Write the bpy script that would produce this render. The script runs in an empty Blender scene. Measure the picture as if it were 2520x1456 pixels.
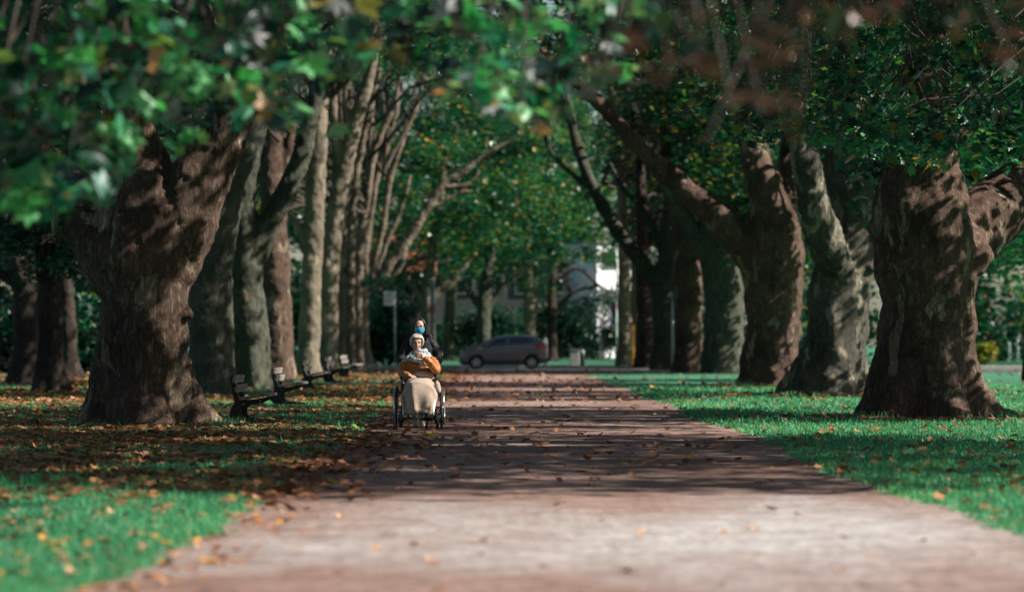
import bpy, math, random
import numpy as np
from mathutils import Vector, Matrix, noise
R = math.radians
scene = bpy.context.scene
C = scene.collection
# ---------------------------------------------------------------- camera, sky, sun, exposure
CAMH = 1.25
FPX = 8400.0            # focal length in pixels of a 2520 wide picture
VX, VY = 1240.0, 843.0  # vanishing point of the avenue in that picture
cd = bpy.data.cameras.new('camera')
cam = bpy.data.objects.new('camera', cd); C.objects.link(cam)
cd.sensor_width = 36.0
cd.lens = 36.0 * FPX / 2520
cam.location = (0, 0, CAMH)
cam.rotation_euler = (R(90) + math.atan((VY - 728) / FPX), 0, -math.atan((1260 - VX) / FPX))
cd.clip_start = 0.5; cd.clip_end = 3000
cd.dof.use_dof = True; cd.dof.focus_distance = 48.5; cd.dof.aperture_fstop = 1.65
cd.dof.aperture_blades = 0
scene.camera = cam
SUN_EL, SUN_AZ = 37.0, 99.0     # azimuth clockwise from +Y (the way the camera looks): low light from the right
world = bpy.data.worlds.new('World'); scene.world = world; world.use_nodes = True
wn = world.node_tree; wn.nodes.clear()
wo = wn.nodes.new('ShaderNodeOutputWorld'); bg = wn.nodes.new('ShaderNodeBackground'); sk = wn.nodes.new('ShaderNodeTexSky')
sk.sky_type = 'NISHITA'; sk.sun_disc = False; sk.sun_elevation = R(SUN_EL); sk.sun_rotation = R(SUN_AZ)
bg.inputs[1].default_value = 0.05
wn.links.new(sk.outputs[0], bg.inputs[0]); wn.links.new(bg.outputs[0], wo.inputs[0])
sd = bpy.data.lights.new('sun', 'SUN'); sd.energy = 5.0; sd.angle = R(0.5); sd.color = (1.0, 0.94, 0.86)
sun = bpy.data.objects.new('sun', sd); C.objects.link(sun)
az, el = R(SUN_AZ), R(SUN_EL)
todir = Vector((math.sin(az) * math.cos(el), math.cos(az) * math.cos(el), math.sin(el)))
sun.rotation_euler = todir.to_track_quat('Z', 'Y').to_euler(); sun.location = todir * 60
scene.view_settings.view_transform = 'Standard'; scene.view_settings.look = 'None'
scene.view_settings.gamma = 1.0; scene.view_settings.exposure = 1.0
scene.cycles.max_bounces = 6; scene.cycles.diffuse_bounces = 2; scene.cycles.glossy_bounces = 2
scene.cycles.transmission_bounces = 3; scene.cycles.transparent_max_bounces = 4
scene.cycles.use_denoising = True; scene.cycles.sample_clamp_indirect = 4.0
scene.cycles.caustics_reflective = False; scene.cycles.caustics_refractive = False

def W(vx, vy, D):
    return Vector(((vx - VX) / FPX * D, D, CAMH - (vy - VY) / FPX * D))
def GD(vy): return FPX * CAMH / (vy - VY)      # distance of the ground seen at picture row vy
rng = np.random.default_rng(7); random.seed(7)

# ---------------------------------------------------------------- object helpers
def tag(o, label=None, cat=None, group=None, kind=None):
    if label: o['label'] = label
    if cat: o['category'] = cat
    if group: o['group'] = group
    if kind: o['kind'] = kind
    return o
def empty(name, loc, label=None, cat=None, group=None, rz=0):
    o = bpy.data.objects.new(name, None); C.objects.link(o); o.location = loc; o.rotation_euler = (0, 0, rz)
    o.empty_display_size = 0.2
    return tag(o, label, cat, group)
def link(name, me, parent=None, mats=()):
    o = bpy.data.objects.new(name, me); C.objects.link(o)
    for m in mats: me.materials.append(m)
    if parent: o.parent = parent
    return o
def npmesh(name, V, F, smooth=False, tint=None):
    V = np.asarray(V, dtype=np.float32).reshape(-1, 3); F = np.asarray(F, dtype=np.int32)
    me = bpy.data.meshes.new(name); n, k = F.shape
    me.vertices.add(len(V)); me.vertices.foreach_set('co', V.ravel())
    me.loops.add(n * k); me.loops.foreach_set('vertex_index', F.ravel())
    me.polygons.add(n); me.polygons.foreach_set('loop_start', np.arange(0, n * k, k, dtype=np.int32))
    me.update(calc_edges=True)
    me.polygons.foreach_set('use_smooth', np.full(n, smooth))
    if tint is not None:
        a = me.attributes.new('tint', 'FLOAT', 'FACE'); a.data.foreach_set('value', np.asarray(tint, dtype=np.float32))
    return me

class MB:
    """collects boxes, tubes, lathes; build() makes ONE mesh object"""
    def __init__(s): s.v = []; s.f = []; s.sm = []
    def add(s, vs, fs, smooth=True, M=None):
        b = len(s.v)
        s.v += [tuple((M @ Vector(p)) if M else p) for p in vs]
        s.f += [tuple(b + i for i in f) for f in fs]; s.sm += [smooth] * len(fs)
        return s
    def box(s, c, d, rot=None, bev=0.0):
        M = Matrix.Translation(c) @ (rot.to_matrix().to_4x4() if rot else Matrix())
        x, y, z = [q / 2 for q in d]
        if bev <= 0:
            vs = [(i * x, j * y, k * z) for i in (-1, 1) for j in (-1, 1) for k in (-1, 1)]
            fs = [(0, 1, 3, 2), (4, 6, 7, 5), (0, 4, 5, 1), (2, 3, 7, 6), (0, 2, 6, 4), (1, 5, 7, 3)]
            return s.add(vs, fs, False, M)
        b = bev; vs = []; fs = []
        pr = [(x - b, y), (x, y - b), (x, -y + b), (x - b, -y), (-x + b, -y), (-x, -y + b), (-x, y - b), (-x + b, y)]
        pi = [(px * (1 - b / x), py * (1 - b / y)) for px, py in pr]
        for pts, zz in ((pi, -z), (pr, -z + b), (pr, z - b), (pi, z)): vs += [(p[0], p[1], zz) for p in pts]
        for l in range(3):
            for i in range(8): fs.append((l * 8 + i, l * 8 + (i + 7) % 8, l * 8 + 8 + (i + 7) % 8, l * 8 + 8 + i))
        fs += [tuple(range(0, 8)), tuple(range(31, 23, -1))]
        return s.add(vs, fs, False, M)
    def tube(s, pts, rad, n=8, cap=True, flat=None):
        pts = [Vector(p) for p in pts]
        if not hasattr(rad, '__len__'): rad = [rad] * len(pts)
        vs = []; fs = []; up = None
        for i, p in enumerate(pts):
            t = (pts[min(i + 1, len(pts) - 1)] - pts[max(i - 1, 0)]).normalized()
            if up is None: up = t.orthogonal().normalized()
            up = (up - t * up.dot(t)).normalized(); sd_ = t.cross(up)
            for k in range(n):
                a = 2 * math.pi * k / n
                q = up * math.cos(a) + sd_ * math.sin(a)
                if flat: q = Vector((q.x * flat[0], q.y * flat[1], q.z * flat[2]))
                vs.append(p + q * rad[i])
        for i in range(len(pts) - 1):
            for k in range(n): fs.append((i * n + k, i * n + (k + 1) % n, (i + 1) * n + (k + 1) % n, (i + 1) * n + k))
        if cap: fs += [tuple(range(n - 1, -1, -1)), tuple((len(pts) - 1) * n + k for k in range(n))]
        return s.add(vs, fs, True)
    def ring(s, c, axis, Rr, r, n=40, m=8):
        axis = Vector(axis).normalized(); u = axis.orthogonal().normalized(); w = axis.cross(u); vs = []; fs = []
        c = Vector(c)
        for i in range(n):
            a = 2 * math.pi * i / n; d = u * math.cos(a) + w * math.sin(a)
            for k in range(m):
                b = 2 * math.pi * k / m
                vs.append(c + d * (Rr + r * math.cos(b)) + axis * r * math.sin(b))
        for i in range(n):
            for k in range(m): fs.append((i * m + k, ((i + 1) % n) * m + k, ((i + 1) % n) * m + (k + 1) % m, i * m + (k + 1) % m))
        return s.add(vs, fs, True)
    def cyl(s, a, b, r, n=16): return s.tube([a, b], r, n)
    def ball(s, c, r, n=12, sc=(1, 1, 1), rot=None):
        vs = []; fs = []; m = n // 2
        for i in range(m + 1):
            t = math.pi * (i + 0.02) / (m + 0.04)
            for k in range(n):
                a = 2 * math.pi * k / n
                vs.append((r * sc[0] * math.sin(t) * math.cos(a), r * sc[1] * math.sin(t) * math.sin(a), r * sc[2] * math.cos(t)))
        for i in range(m):
            for k in range(n): fs.append((i * n + k, (i + 1) * n + k, (i + 1) * n + (k + 1) % n, i * n + (k + 1) % n))
        fs += [tuple(range(n)), tuple(m * n + k for k in range(n - 1, -1, -1))]
        return s.add(vs, fs, True, Matrix.Translation(c) @ (rot.to_matrix().to_4x4() if rot else Matrix()))
    def poly(s, pts, ext, M=None):
        """polygon (list of 3d points) extruded along the vector ext"""
        n = len(pts); e = Vector(ext); vs = [Vector(p) for p in pts] + [Vector(p) + e for p in pts]
        fs = [tuple(range(n)), tuple(range(2 * n - 1, n - 1, -1))] + [(i, i + n, (i + 1) % n + n, (i + 1) % n) for i in range(n)]
        return s.add(vs, fs, False, M)
    def mesh(s, name='m'):
        me = bpy.data.meshes.new(name); me.from_pydata([tuple(v) for v in s.v], [], s.f); me.update()
        me.polygons.foreach_set('use_smooth', s.sm); return me
    def build(s, name, mat, parent=None): return link(name, s.mesh(name), parent, [mat])
def chain(mb, pts, rad, sub=6, n=14, rib=None, flat=None, balls=True):
    """smooth limb through the points: interpolated, round ended; rib=(amplitude, spacing)"""
    P_ = []; Q = []
    pts = [Vector(p) for p in pts]; m = len(pts)
    for i in range(m - 1):
        p0, p1, p2, p3 = pts[max(i - 1, 0)], pts[i], pts[i + 1], pts[min(i + 2, m - 1)]
        for k in range(sub):
            t = k / sub
            P_.append(0.5 * ((2 * p1) + (p2 - p0) * t + (2 * p0 - 5 * p1 + 4 * p2 - p3) * t * t + (3 * p1 - p0 - 3 * p2 + p3) * t ** 3))
            Q.append(rad[i] * (1 - t) + rad[i + 1] * t)
    P_.append(pts[-1]); Q.append(rad[-1])
    if rib:
        s_ = 0
        for i in range(len(P_)):
            if i: s_ += (P_[i] - P_[i - 1]).length
            Q[i] *= 1 + rib[0] * (abs(math.sin(math.pi * s_ / rib[1])) - 0.6)
    mb.tube(P_, Q, n, True, flat)
    if balls and not flat:
        mb.ball(pts[0], rad[0], 12); mb.ball(pts[-1], rad[-1], 12)
    return mb
def remesh(o, vox, smooth=2, disp=()):
    m = o.modifiers.new('remesh', 'REMESH'); m.mode = 'VOXEL'; m.voxel_size = vox; m.use_smooth_shade = True
    if smooth:
        m = o.modifiers.new('smooth', 'SMOOTH'); m.iterations = smooth; m.factor = 0.6
    for i, (sz, st, kind) in enumerate(disp):
        t = bpy.data.textures.new(o.name + kind, kind); t.noise_scale = sz
        if kind == 'CLOUDS': t.noise_depth = 2
        d = o.modifiers.new('disp', 'DISPLACE'); d.texture = t; d.strength = st; d.mid_level = 0.5; d.texture_coords = 'LOCAL'
    return o

# ---------------------------------------------------------------- materials
def mat(name):
    m = bpy.data.materials.new(name); m.use_nodes = True; nt = m.node_tree
    b = nt.nodes['Principled BSDF']; return m, nt, b
def ramp(nt, stops, interp='LINEAR'):
    r = nt.nodes.new('ShaderNodeValToRGB'); cr = r.color_ramp; cr.interpolation = interp
    while len(cr.elements) < len(stops): cr.elements.new(0.5)
    for e, (p, c) in zip(cr.elements, stops): e.position = p; e.color = (*c, 1)
    return r
def coords(nt, scale=(1, 1, 1), obj=True):
    tc = nt.nodes.new('ShaderNodeTexCoord'); mp = nt.nodes.new('ShaderNodeMapping'); mp.inputs['Scale'].default_value = scale
    nt.links.new(tc.outputs['Object' if obj else 'Generated'], mp.inputs[0]); return mp
def tex(nt, co, scale, detail=4, rough=0.6, dist=0.0):
    t = nt.nodes.new('ShaderNodeTexNoise'); t.inputs['Scale'].default_value = scale; t.inputs['Detail'].default_value = detail
    t.inputs['Roughness'].default_value = rough; t.inputs['Distortion'].default_value = dist
    nt.links.new(co.outputs[0], t.inputs['Vector']); return t
def mixc(nt, fac, a, b, mode='MIX'):
    m = nt.nodes.new('ShaderNodeMix'); m.data_type = 'RGBA'; m.blend_type = mode
    for src, i in ((fac, 0), (a, 6), (b, 7)):
        if hasattr(src, 'links'): nt.links.new(src, m.inputs[i])
        elif i == 0: m.inputs[0].default_value = src
        else: m.inputs[i].default_value = (*src, 1)
    return m.outputs[2]
def bump(nt, b, h, strength, dist):
    bm_ = nt.nodes.new('ShaderNodeBump'); bm_.inputs['Strength'].default_value = strength; bm_.inputs['Distance'].default_value = dist
    nt.links.new(h, bm_.inputs['Height']); nt.links.new(bm_.outputs[0], b.inputs['Normal'])
def simple(name, col, rough=0.6, metal=0.0, var=0.15, scale=8.0, bmp=0.0, coat=0.0, spec=0.5):
    m, nt, b = mat(name)
    co = coords(nt); t = tex(nt, co, scale)
    lo = tuple(c * (1 - var) for c in col); hi = tuple(min(1, c * (1 + var)) for c in col)
    r = ramp(nt, [(0.3, lo), (0.7, hi)]); nt.links.new(t.outputs[0], r.inputs[0]); nt.links.new(r.outputs[0], b.inputs['Base Color'])
    b.inputs['Roughness'].default_value = rough; b.inputs['Metallic'].default_value = metal
    b.inputs['Coat Weight'].default_value = coat; b.inputs['Specular IOR Level'].default_value = spec
    if bmp: bump(nt, b, t.outputs[0], bmp, 0.01)
    return m
def leafmat(name, stops, trans=0.27, rough=0.36, spec=0.5, tcol=None):
    m, nt, b = mat(name)
    at = nt.nodes.new('ShaderNodeAttribute'); at.attribute_name = 'tint'
    r = ramp(nt, stops); nt.links.new(at.outputs['Fac'], r.inputs[0])
    nt.links.new(r.outputs[0], b.inputs['Base Color']); b.inputs['Roughness'].default_value = rough
    b.inputs['Specular IOR Level'].default_value = spec
    tr = nt.nodes.new('ShaderNodeBsdfTranslucent')
    nt.links.new(mixc(nt, 1.0, r.outputs[0], tcol or (1.3, 2.2, 1.1), 'MULTIPLY'), tr.inputs[0])
    mx = nt.nodes.new('ShaderNodeMixShader'); mx.inputs[0].default_value = trans
    nt.links.new(b.outputs[0], mx.inputs[1]); nt.links.new(tr.outputs[0], mx.inputs[2])
    nt.links.new(mx.outputs[0], nt.nodes['Material Output'].inputs[0]); return m
GREENS = [(0.0, (0.002, 0.016, 0.010)), (0.35, (0.003, 0.045, 0.027)), (0.65, (0.007, 0.090, 0.045)), (0.84, (0.045, 0.14, 0.035)), (0.92, (0.30, 0.20, 0.03)), (1.0, (0.30, 0.10, 0.025))]
M_LEAF = leafmat('plane_leaf', GREENS)
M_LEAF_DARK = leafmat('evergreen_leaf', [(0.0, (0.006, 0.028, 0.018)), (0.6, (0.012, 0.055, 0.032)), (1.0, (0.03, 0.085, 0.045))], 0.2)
M_LEAF_BRIGHT = leafmat('painted_lit_leaf', [(0.0, (0.001, 0.010, 0.006)), (0.35, (0.002, 0.035, 0.02)), (0.6, (0.003, 0.12, 0.07)), (0.86, (0.07, 0.29, 0.09)), (1.0, (0.3, 0.12, 0.03))], 0.25, 0.5, 0.8)  # lit and shaded leaf contrast is painted into this tint ramp
M_LITTER = leafmat('fallen_leaf', [(0.0, (0.085, 0.035, 0.018)), (0.35, (0.20, 0.080, 0.032)), (0.65, (0.33, 0.150, 0.065)), (0.88, (0.42, 0.22, 0.11)), (0.96, (0.45, 0.20, 0.02)), (1.0, (0.16, 0.22, 0.03))], 0.15, 0.55, 0.4, (1.2, 1.0, 0.7))
M_GRASS = leafmat('grass_blade', [(0.0, (0.035, 0.17, 0.085)), (0.5, (0.07, 0.31, 0.155)), (0.9, (0.14, 0.40, 0.18)), (1.0, (0.26, 0.26, 0.13))], 0.3, 0.5, 0.35, (1.4, 1.6, 0.9))
def bark(name, base, alt, patch, fissure=6.0, bmp=0.9, rough=0.85, patch_at=0.62, moss=0.0):
    m, nt, b = mat(name)
    co = coords(nt, (1, 1, 0.30)); co2 = coords(nt, (1, 1, 1))
    big = tex(nt, co2, 0.9, 5, 0.6, 0.6); fine = tex(nt, co, fissure, 8, 0.7, 0.8); pt = tex(nt, co, 2.6, 5, 0.55, 0.4)
    vo = nt.nodes.new('ShaderNodeTexVoronoi'); vo.feature = 'DISTANCE_TO_EDGE'; vo.inputs['Scale'].default_value = fissure * 1.3
    wob = nt.nodes.new('ShaderNodeVectorMath'); wob.operation = 'ADD'
    sc_ = nt.nodes.new('ShaderNodeVectorMath'); sc_.operation = 'SCALE'; sc_.inputs['Scale'].default_value = 0.45
    nt.links.new(fine.outputs['Color'], sc_.inputs[0]); nt.links.new(co.outputs[0], wob.inputs[0]); nt.links.new(sc_.outputs[0], wob.inputs[1])
    nt.links.new(wob.outputs[0], vo.inputs['Vector'])
    c1 = ramp(nt, [(0.35, base), (0.65, alt)]); nt.links.new(big.outputs[0], c1.inputs[0])
    pr = ramp(nt, [(patch_at, (0, 0, 0)), (patch_at + 0.03, (1, 1, 1))]); nt.links.new(pt.outputs[0], pr.inputs[0])
    c2 = mixc(nt, pr.outputs[0], c1.outputs[0], patch)
    fr = ramp(nt, [(0.0, (0.40, 0.37, 0.35)), (0.08, (0.8, 0.78, 0.76)), (0.2, (1, 1, 1))]); nt.links.new(vo.outputs['Distance'], fr.inputs[0])
    fn = ramp(nt, [(0.3, (0.6, 0.6, 0.6)), (0.7, (1.25, 1.25, 1.25))]); nt.links.new(fine.outputs[0], fn.inputs[0])
    c3 = mixc(nt, 1.0, c2, fn.outputs[0], 'MULTIPLY'); c3 = mixc(nt, min(1.0, bmp), c3, mixc(nt, 1.0, c3, fr.outputs[0], 'MULTIPLY'))
    nt.links.new(c3, b.inputs['Base Color']); b.inputs['Roughness'].default_value = rough; b.inputs['Specular IOR Level'].default_value = 0.25
    ad = nt.nodes.new('ShaderNodeMath'); ad.operation = 'MULTIPLY_ADD'; ad.inputs[1].default_value = 0.6
    mn = nt.nodes.new('ShaderNodeMath'); mn.operation = 'MINIMUM'; mn.inputs[1].default_value = 0.25
    nt.links.new(vo.outputs['Distance'], mn.inputs[0]); nt.links.new(fine.outputs[0], ad.inputs[0]); nt.links.new(mn.outputs[0], ad.inputs[2])
    bump(nt, b, ad.outputs[0], bmp, 0.06); return m
M_BARK_OLD = bark('brown_flaking_bark', (0.07, 0.046, 0.033), (0.19, 0.125, 0.09), (0.33, 0.25, 0.17), 7.0, 1.0, 0.9, 0.58)
M_BARK_OLD_B = bark('red_brown_bark', (0.08, 0.050, 0.036), (0.22, 0.142, 0.105), (0.35, 0.27, 0.195), 7.5, 1.0, 0.9, 0.60)
M_BARK_GREEN = bark('smooth_green_bark', (0.05, 0.057, 0.042), (0.10, 0.102, 0.07), (0.20, 0.13, 0.085), 4.0, 0.8, 0.8, 0.66)
M_BARK_FLECK = bark('grey_flecked_bark', (0.05, 0.05, 0.038), (0.16, 0.145, 0.11), (0.32, 0.28, 0.21), 8.0, 0.9, 0.85, 0.57)
M_BARK_PALE = bark('pale_smooth_bark', (0.12, 0.095, 0.068), (0.22, 0.18, 0.13), (0.28, 0.235, 0.165), 3.5, 0.35, 0.8, 0.6)
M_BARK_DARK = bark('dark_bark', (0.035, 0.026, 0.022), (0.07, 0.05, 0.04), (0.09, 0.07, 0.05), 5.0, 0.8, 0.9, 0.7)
M_TWIG = simple('twig_bark', (0.055, 0.042, 0.032), 0.85)
M_CUT = simple('sawn_wood', (0.30, 0.25, 0.15), 0.8, scale=20)

# ---------------------------------------------------------------- leaf templates and leaf fields
def lobed():
    r = [0.50, 0.30, 0.46, 0.24, 0.36, 0.16, 0.10, 0.16, 0.36, 0.24, 0.46, 0.30]
    a = [90, 112, 138, 160, 190, 225, 270, 315, 350, 20, 42, 68]
    v = [(0, 0, 0.0)] + [(q * math.cos(R(t)), q * math.sin(R(t)), -0.10 * (q / 0.5) ** 2 * (1 + 0.6 * math.cos(3 * R(t)))) for q, t in zip(r, a)]
    f = [(0, i + 1, (i + 1) % 12 + 1) for i in range(12)]
    return np.array(v), np.array(f)
def kite():
    v = [(0, -0.42, 0), (0.40, 0.02, 0.10), (0, 0.5, -0.03), (-0.40, 0.05, 0.10)]
    return np.array(v), np.array([(0, 1, 2), (0, 2, 3)])
def star():
    v = [(0, 0, 0), (0, .5, -.05), (.2, .2, 0), (.5, .1, -.1), (.24, -.12, 0), (.25, -.4, -.08), (-.25, -.4, -.08), (-.24, -.12, 0), (-.5, .1, -.1), (-.2, .2, 0)]
    return np.array(v), np.array([(0, i, i % 9 + 1) for i in range(1, 10)])
LOBED, KITE, STAR = lobed(), kite(), star()
def leaf_field(name, pos, size, template, tint=None, droop=0.55, seed=0, curl=0.0, org=None):
    """many leaf shaped faces; droop 0 = flat on the ground, 1 = any way up"""
    g = np.random.default_rng(seed); TV, TF = template
    if org is not None and GAPS:
        kp = sungap(pos + np.array(org), seed); pos = pos[kp]; tint = tint[kp]
    n = len(pos); k = len(TV)
    yaw = g.uniform(0, 2 * np.pi, n); tilt = np.abs(g.normal(0, 0.9, n)) * droop; ta = g.uniform(0, 2 * np.pi, n)
    cz, sz = np.cos(yaw), np.sin(yaw); Z = np.zeros(n); O = np.ones(n)
    Rz = np.stack([cz, -sz, Z, sz, cz, Z, Z, Z, O], 1).reshape(n, 3, 3)
    ax, ay = np.cos(ta), np.sin(ta); c, s_ = np.cos(tilt), np.sin(tilt); t = 1 - c
    Rt = np.stack([c + ax * ax * t, ax * ay * t, ay * s_, ax * ay * t, c + ay * ay * t, -ax * s_, -ay * s_, ax * s_, c], 1).reshape(n, 3, 3)
    M = Rt @ Rz
    S = np.broadcast_to(size, (n,)) * g.uniform(0.5, 1.35, n)
    T = np.broadcast_to(TV, (n, k, 3)).copy()
    if curl:
        cu = g.uniform(-0.2, 1, n)[:, None] * curl
        T[:, :, 2] += cu * (T[:, :, 0] ** 2 * 2.2 + T[:, :, 1] ** 2)
    V = np.einsum('nij,nkj->nki', M, T) * S[:, None, None] + pos[:, None, :]
    F = (TF[None] + (np.arange(n) * k)[:, None, None]).reshape(-1, 3)
    if tint is None: tint = g.uniform(0, 1, n)
    return npmesh(name, V.reshape(-1, 3), F, False, np.repeat(tint, len(TF)))
# spots picked to be sunlit: (x, y, z, radius); leaves between them and the sun are removed
GAPS = []
def sungap(P, seed=0):
    g = np.random.default_rng(seed + 999); keep = np.ones(len(P), bool); sdv = np.array(todir)
    for (x, y, z, r) in GAPS:
        v = P - np.array((x, y, z)); t = v @ sdv; dd = np.linalg.norm(v - t[:, None] * sdv, axis=1)
        keep &= ~((t > 1.5) & (dd < r * g.uniform(0.75, 1.15, len(P))))
    return keep
FLANK = {55: 56.3, 77: 78.2, 78: 79.5, 97: 98.4, 50: 51.3, 138: 139.5, 144: 145.5, 92: 93.5, 112: 113.5}   # trunk axes behind their front faces
def gap(vx, vy, D, r): D = FLANK.get(D, D); w = W(vx, vy, D); GAPS.append((w.x, w.y, w.z, r))
def clumps(centers, radii, n_each, seed=0, flat=0.6):
    g = np.random.default_rng(seed); c = np.asarray(centers); idx = np.repeat(np.arange(len(c)), n_each)
    d = g.normal(0, 1, (len(idx), 3)); d /= np.linalg.norm(d, axis=1)[:, None]; d *= (g.uniform(0, 1, len(idx)) ** 0.45)[:, None]
    d[:, 2] *= flat
    return c[idx] + d * np.asarray(radii)[idx][:, None], idx
def tints(idx, ncl, seed, warm=0.06, lo=0.0, hi=0.8):
    g = np.random.default_rng(seed); base = g.uniform(lo, hi, ncl)[idx] + g.normal(0, 0.13, len(idx))
    t = np.clip(base, 0, 0.86); w = g.uniform(0, 1, len(idx)) < warm; t[w] = g.uniform(0.86, 1.0, w.sum()); return t

# ---------------------------------------------------------------- the setting: ground, path, roads
def edge_l(y): return -2.05 + 0.13 * math.sin(y * 0.33) + 0.06 * math.sin(y * 1.7 + 1) + 0.05 * math.sin(y * 4.3) + 0.04 * math.sin(y * 9.1)
def edge_r(y): return 3.25 + 0.13 * math.sin(y * 0.27 + 2) + 0.06 * math.sin(y * 1.3) + 0.05 * math.sin(y * 5.1 + 1) + 0.04 * math.sin(y * 8.7)
def sheet(name, rows, z, m):
    V = []; F = []
    for (y, xs) in rows: V += [(x, y, z) for x in xs]
    k = len(rows[0][1])
    for i in range(len(rows) - 1):
        for j in range(k - 1): F.append((i * k + j, i * k + j + 1, (i + 1) * k + j + 1, (i + 1) * k + j))
    o = link(name, npmesh(name, V, F), None, [m]); return tag(o, kind='structure')
m, nt, b = mat('lawn_soil'); co = coords(nt); t1 = tex(nt, co, 0.35, 4); t2 = tex(nt, co, 9, 5, 0.75); t3 = tex(nt, co, 0.12, 3)
r1 = ramp(nt, [(0.35, (0.022, 0.14, 0.07)), (0.55, (0.034, 0.19, 0.092)), (0.75, (0.07, 0.22, 0.085))]); nt.links.new(t1.outputs[0], r1.inputs[0])
r2 = ramp(nt, [(0.3, (0.55, 0.55, 0.55)), (0.7, (1.25, 1.25, 1.25))]); nt.links.new(t2.outputs[0], r2.inputs[0])
nt.links.new(mixc(nt, 1.0, r1.outputs[0], r2.outputs[0], 'MULTIPLY'), b.inputs['Base Color']); b.inputs['Roughness'].default_value = 0.9
bump(nt, b, t2.outputs[0], 0.6, 0.05); M_LAWN = m
gr = link('ground', npmesh('ground', [(-700, -60, 0), (700, -60, 0), (700, 1400, 0), (-700, 1400, 0)], [(0, 1, 2, 3)]), None, [M_LAWN]); tag(gr, kind='structure')
m, nt, b = mat('gravel'); co = coords(nt); big = tex(nt, coords(nt, (0.35, 0.11, 1)), 1.0, 4, 0.55); mid = tex(nt, co, 2.3, 4); peb = tex(nt, co, 45, 4, 0.8); g2 = tex(nt, co, 11, 4, 0.7)
r1 = ramp(nt, [(0.40, (0.225, 0.135, 0.105)), (0.60, (0.31, 0.215, 0.18))]); nt.links.new(big.outputs[0], r1.inputs[0])
r2 = ramp(nt, [(0.32, (0.70, 0.66, 0.64)), (0.65, (1.15, 1.16, 1.17))]); nt.links.new(mid.outputs[0], r2.inputs[0])
r3 = ramp(nt, [(0.3, (0.68, 0.66, 0.65)), (0.5, (1, 1, 1)), (0.72, (1.3, 1.3, 1.3))]); nt.links.new(peb.outputs[0], r3.inputs[0])
r4 = ramp(nt, [(0.34, (0.50, 0.47, 0.46)), (0.60, (1.22, 1.22, 1.22))]); nt.links.new(g2.outputs[0], r4.inputs[0])
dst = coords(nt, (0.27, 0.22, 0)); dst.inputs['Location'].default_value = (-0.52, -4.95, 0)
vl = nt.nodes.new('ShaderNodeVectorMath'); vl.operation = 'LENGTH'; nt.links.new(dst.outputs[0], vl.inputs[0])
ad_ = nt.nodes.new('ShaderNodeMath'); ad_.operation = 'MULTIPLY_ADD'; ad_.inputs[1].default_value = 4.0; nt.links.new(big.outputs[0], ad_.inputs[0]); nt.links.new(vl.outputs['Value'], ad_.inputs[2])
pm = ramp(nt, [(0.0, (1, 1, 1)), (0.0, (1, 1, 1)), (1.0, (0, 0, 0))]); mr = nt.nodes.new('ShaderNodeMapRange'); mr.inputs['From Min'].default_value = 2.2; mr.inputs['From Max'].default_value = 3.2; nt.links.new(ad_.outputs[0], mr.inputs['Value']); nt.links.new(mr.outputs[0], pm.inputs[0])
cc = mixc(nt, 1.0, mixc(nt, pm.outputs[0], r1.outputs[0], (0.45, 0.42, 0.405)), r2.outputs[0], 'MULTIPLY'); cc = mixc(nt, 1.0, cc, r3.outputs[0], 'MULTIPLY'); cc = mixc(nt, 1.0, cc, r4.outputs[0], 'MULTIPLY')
nt.links.new(cc, b.inputs['Base Color']); b.inputs['Roughness'].default_value = 0.93; b.inputs['Specular IOR Level'].default_value = 0.2
bump(nt, b, peb.outputs[0], 0.7, 0.02); M_GRAVEL = m
ys = list(np.arange(4, 153, 0.25))
def prow(y):
    l, r_ = edge_l(y), edge_r(y) + (0.35 if y < 20 else 0)
    if y > 135: l -= (y - 135) ** 2 * 0.02; r_ += (y - 135) ** 2 * 0.02
    return [l + (r_ - l) * k / 6 for k in range(7)]
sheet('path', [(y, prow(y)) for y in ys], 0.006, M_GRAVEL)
# pale strip of worn grass beside the gravel in front
M_VERGE = simple('dry_verge', (0.26, 0.30, 0.15), 0.95, scale=12, var=0.35, bmp=0.4)
for sgn, ef in ((-1, edge_l), (1, edge_r)):
    V = []
    for y in np.arange(12, 60, 0.25):
        w = 0.30 + 0.22 * math.sin(y * 0.9 + sgn) + 0.08 * math.sin(y * 3.3)
        w *= max(0.12, min(1, (34 - y) / 12)) if sgn > 0 else max(0.1, min(1, (30 - y) / 12)) * 0.7
        V.append((y, [ef(y) - sgn * 0.05 + (0.35 if (sgn > 0 and y < 20) else 0), ef(y) + sgn * max(w, 0.03)][::sgn]))
    sheet('verge', V, 0.003, M_VERGE)
M_ASPHALT = simple('asphalt', (0.13, 0.125, 0.125), 0.9, scale=3, var=0.2)
M_KERB = simple('kerb_stone', (0.42, 0.38, 0.34), 0.85, scale=6)
sheet('road', [(152.8, [-160, 0, 160]), (166.5, [-160, 0, 160])], 0.010, M_ASPHALT)
k = MB()
for x in range(-30, 40): k.box((x * 2.0 + 1, 152.6, 0.01), (1.98, 0.28, 0.05), bev=0.01)
tag(k.build('kerb', M_KERB), kind='structure')
k = MB()
for x in range(-40, 50): k.box((x * 2.0 + 1, 166.8, 0.06), (1.98, 0.22, 0.14), bev=0.02)
tag(k.build('far_kerb', M_KERB), kind='structure')
M_PAVE = simple('pavement_slabs', (0.40, 0.34, 0.29), 0.9, scale=4)
sheet('pavement', [(167.0, [-160, 0, 160]), (172.0, [-160, 0, 160])], 0.10, M_PAVE)
sheet('lawn_path', [(143.5, [17, 60, 170]), (147.5, [17, 60, 170])], 0.008, M_ASPHALT)
sheet('side_path', [(130, [-140, -60, -19]), (135, [-140, -60, -19])], 0.008, M_PAVE)
# grey stone slab edging at the lower right of the path

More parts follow.
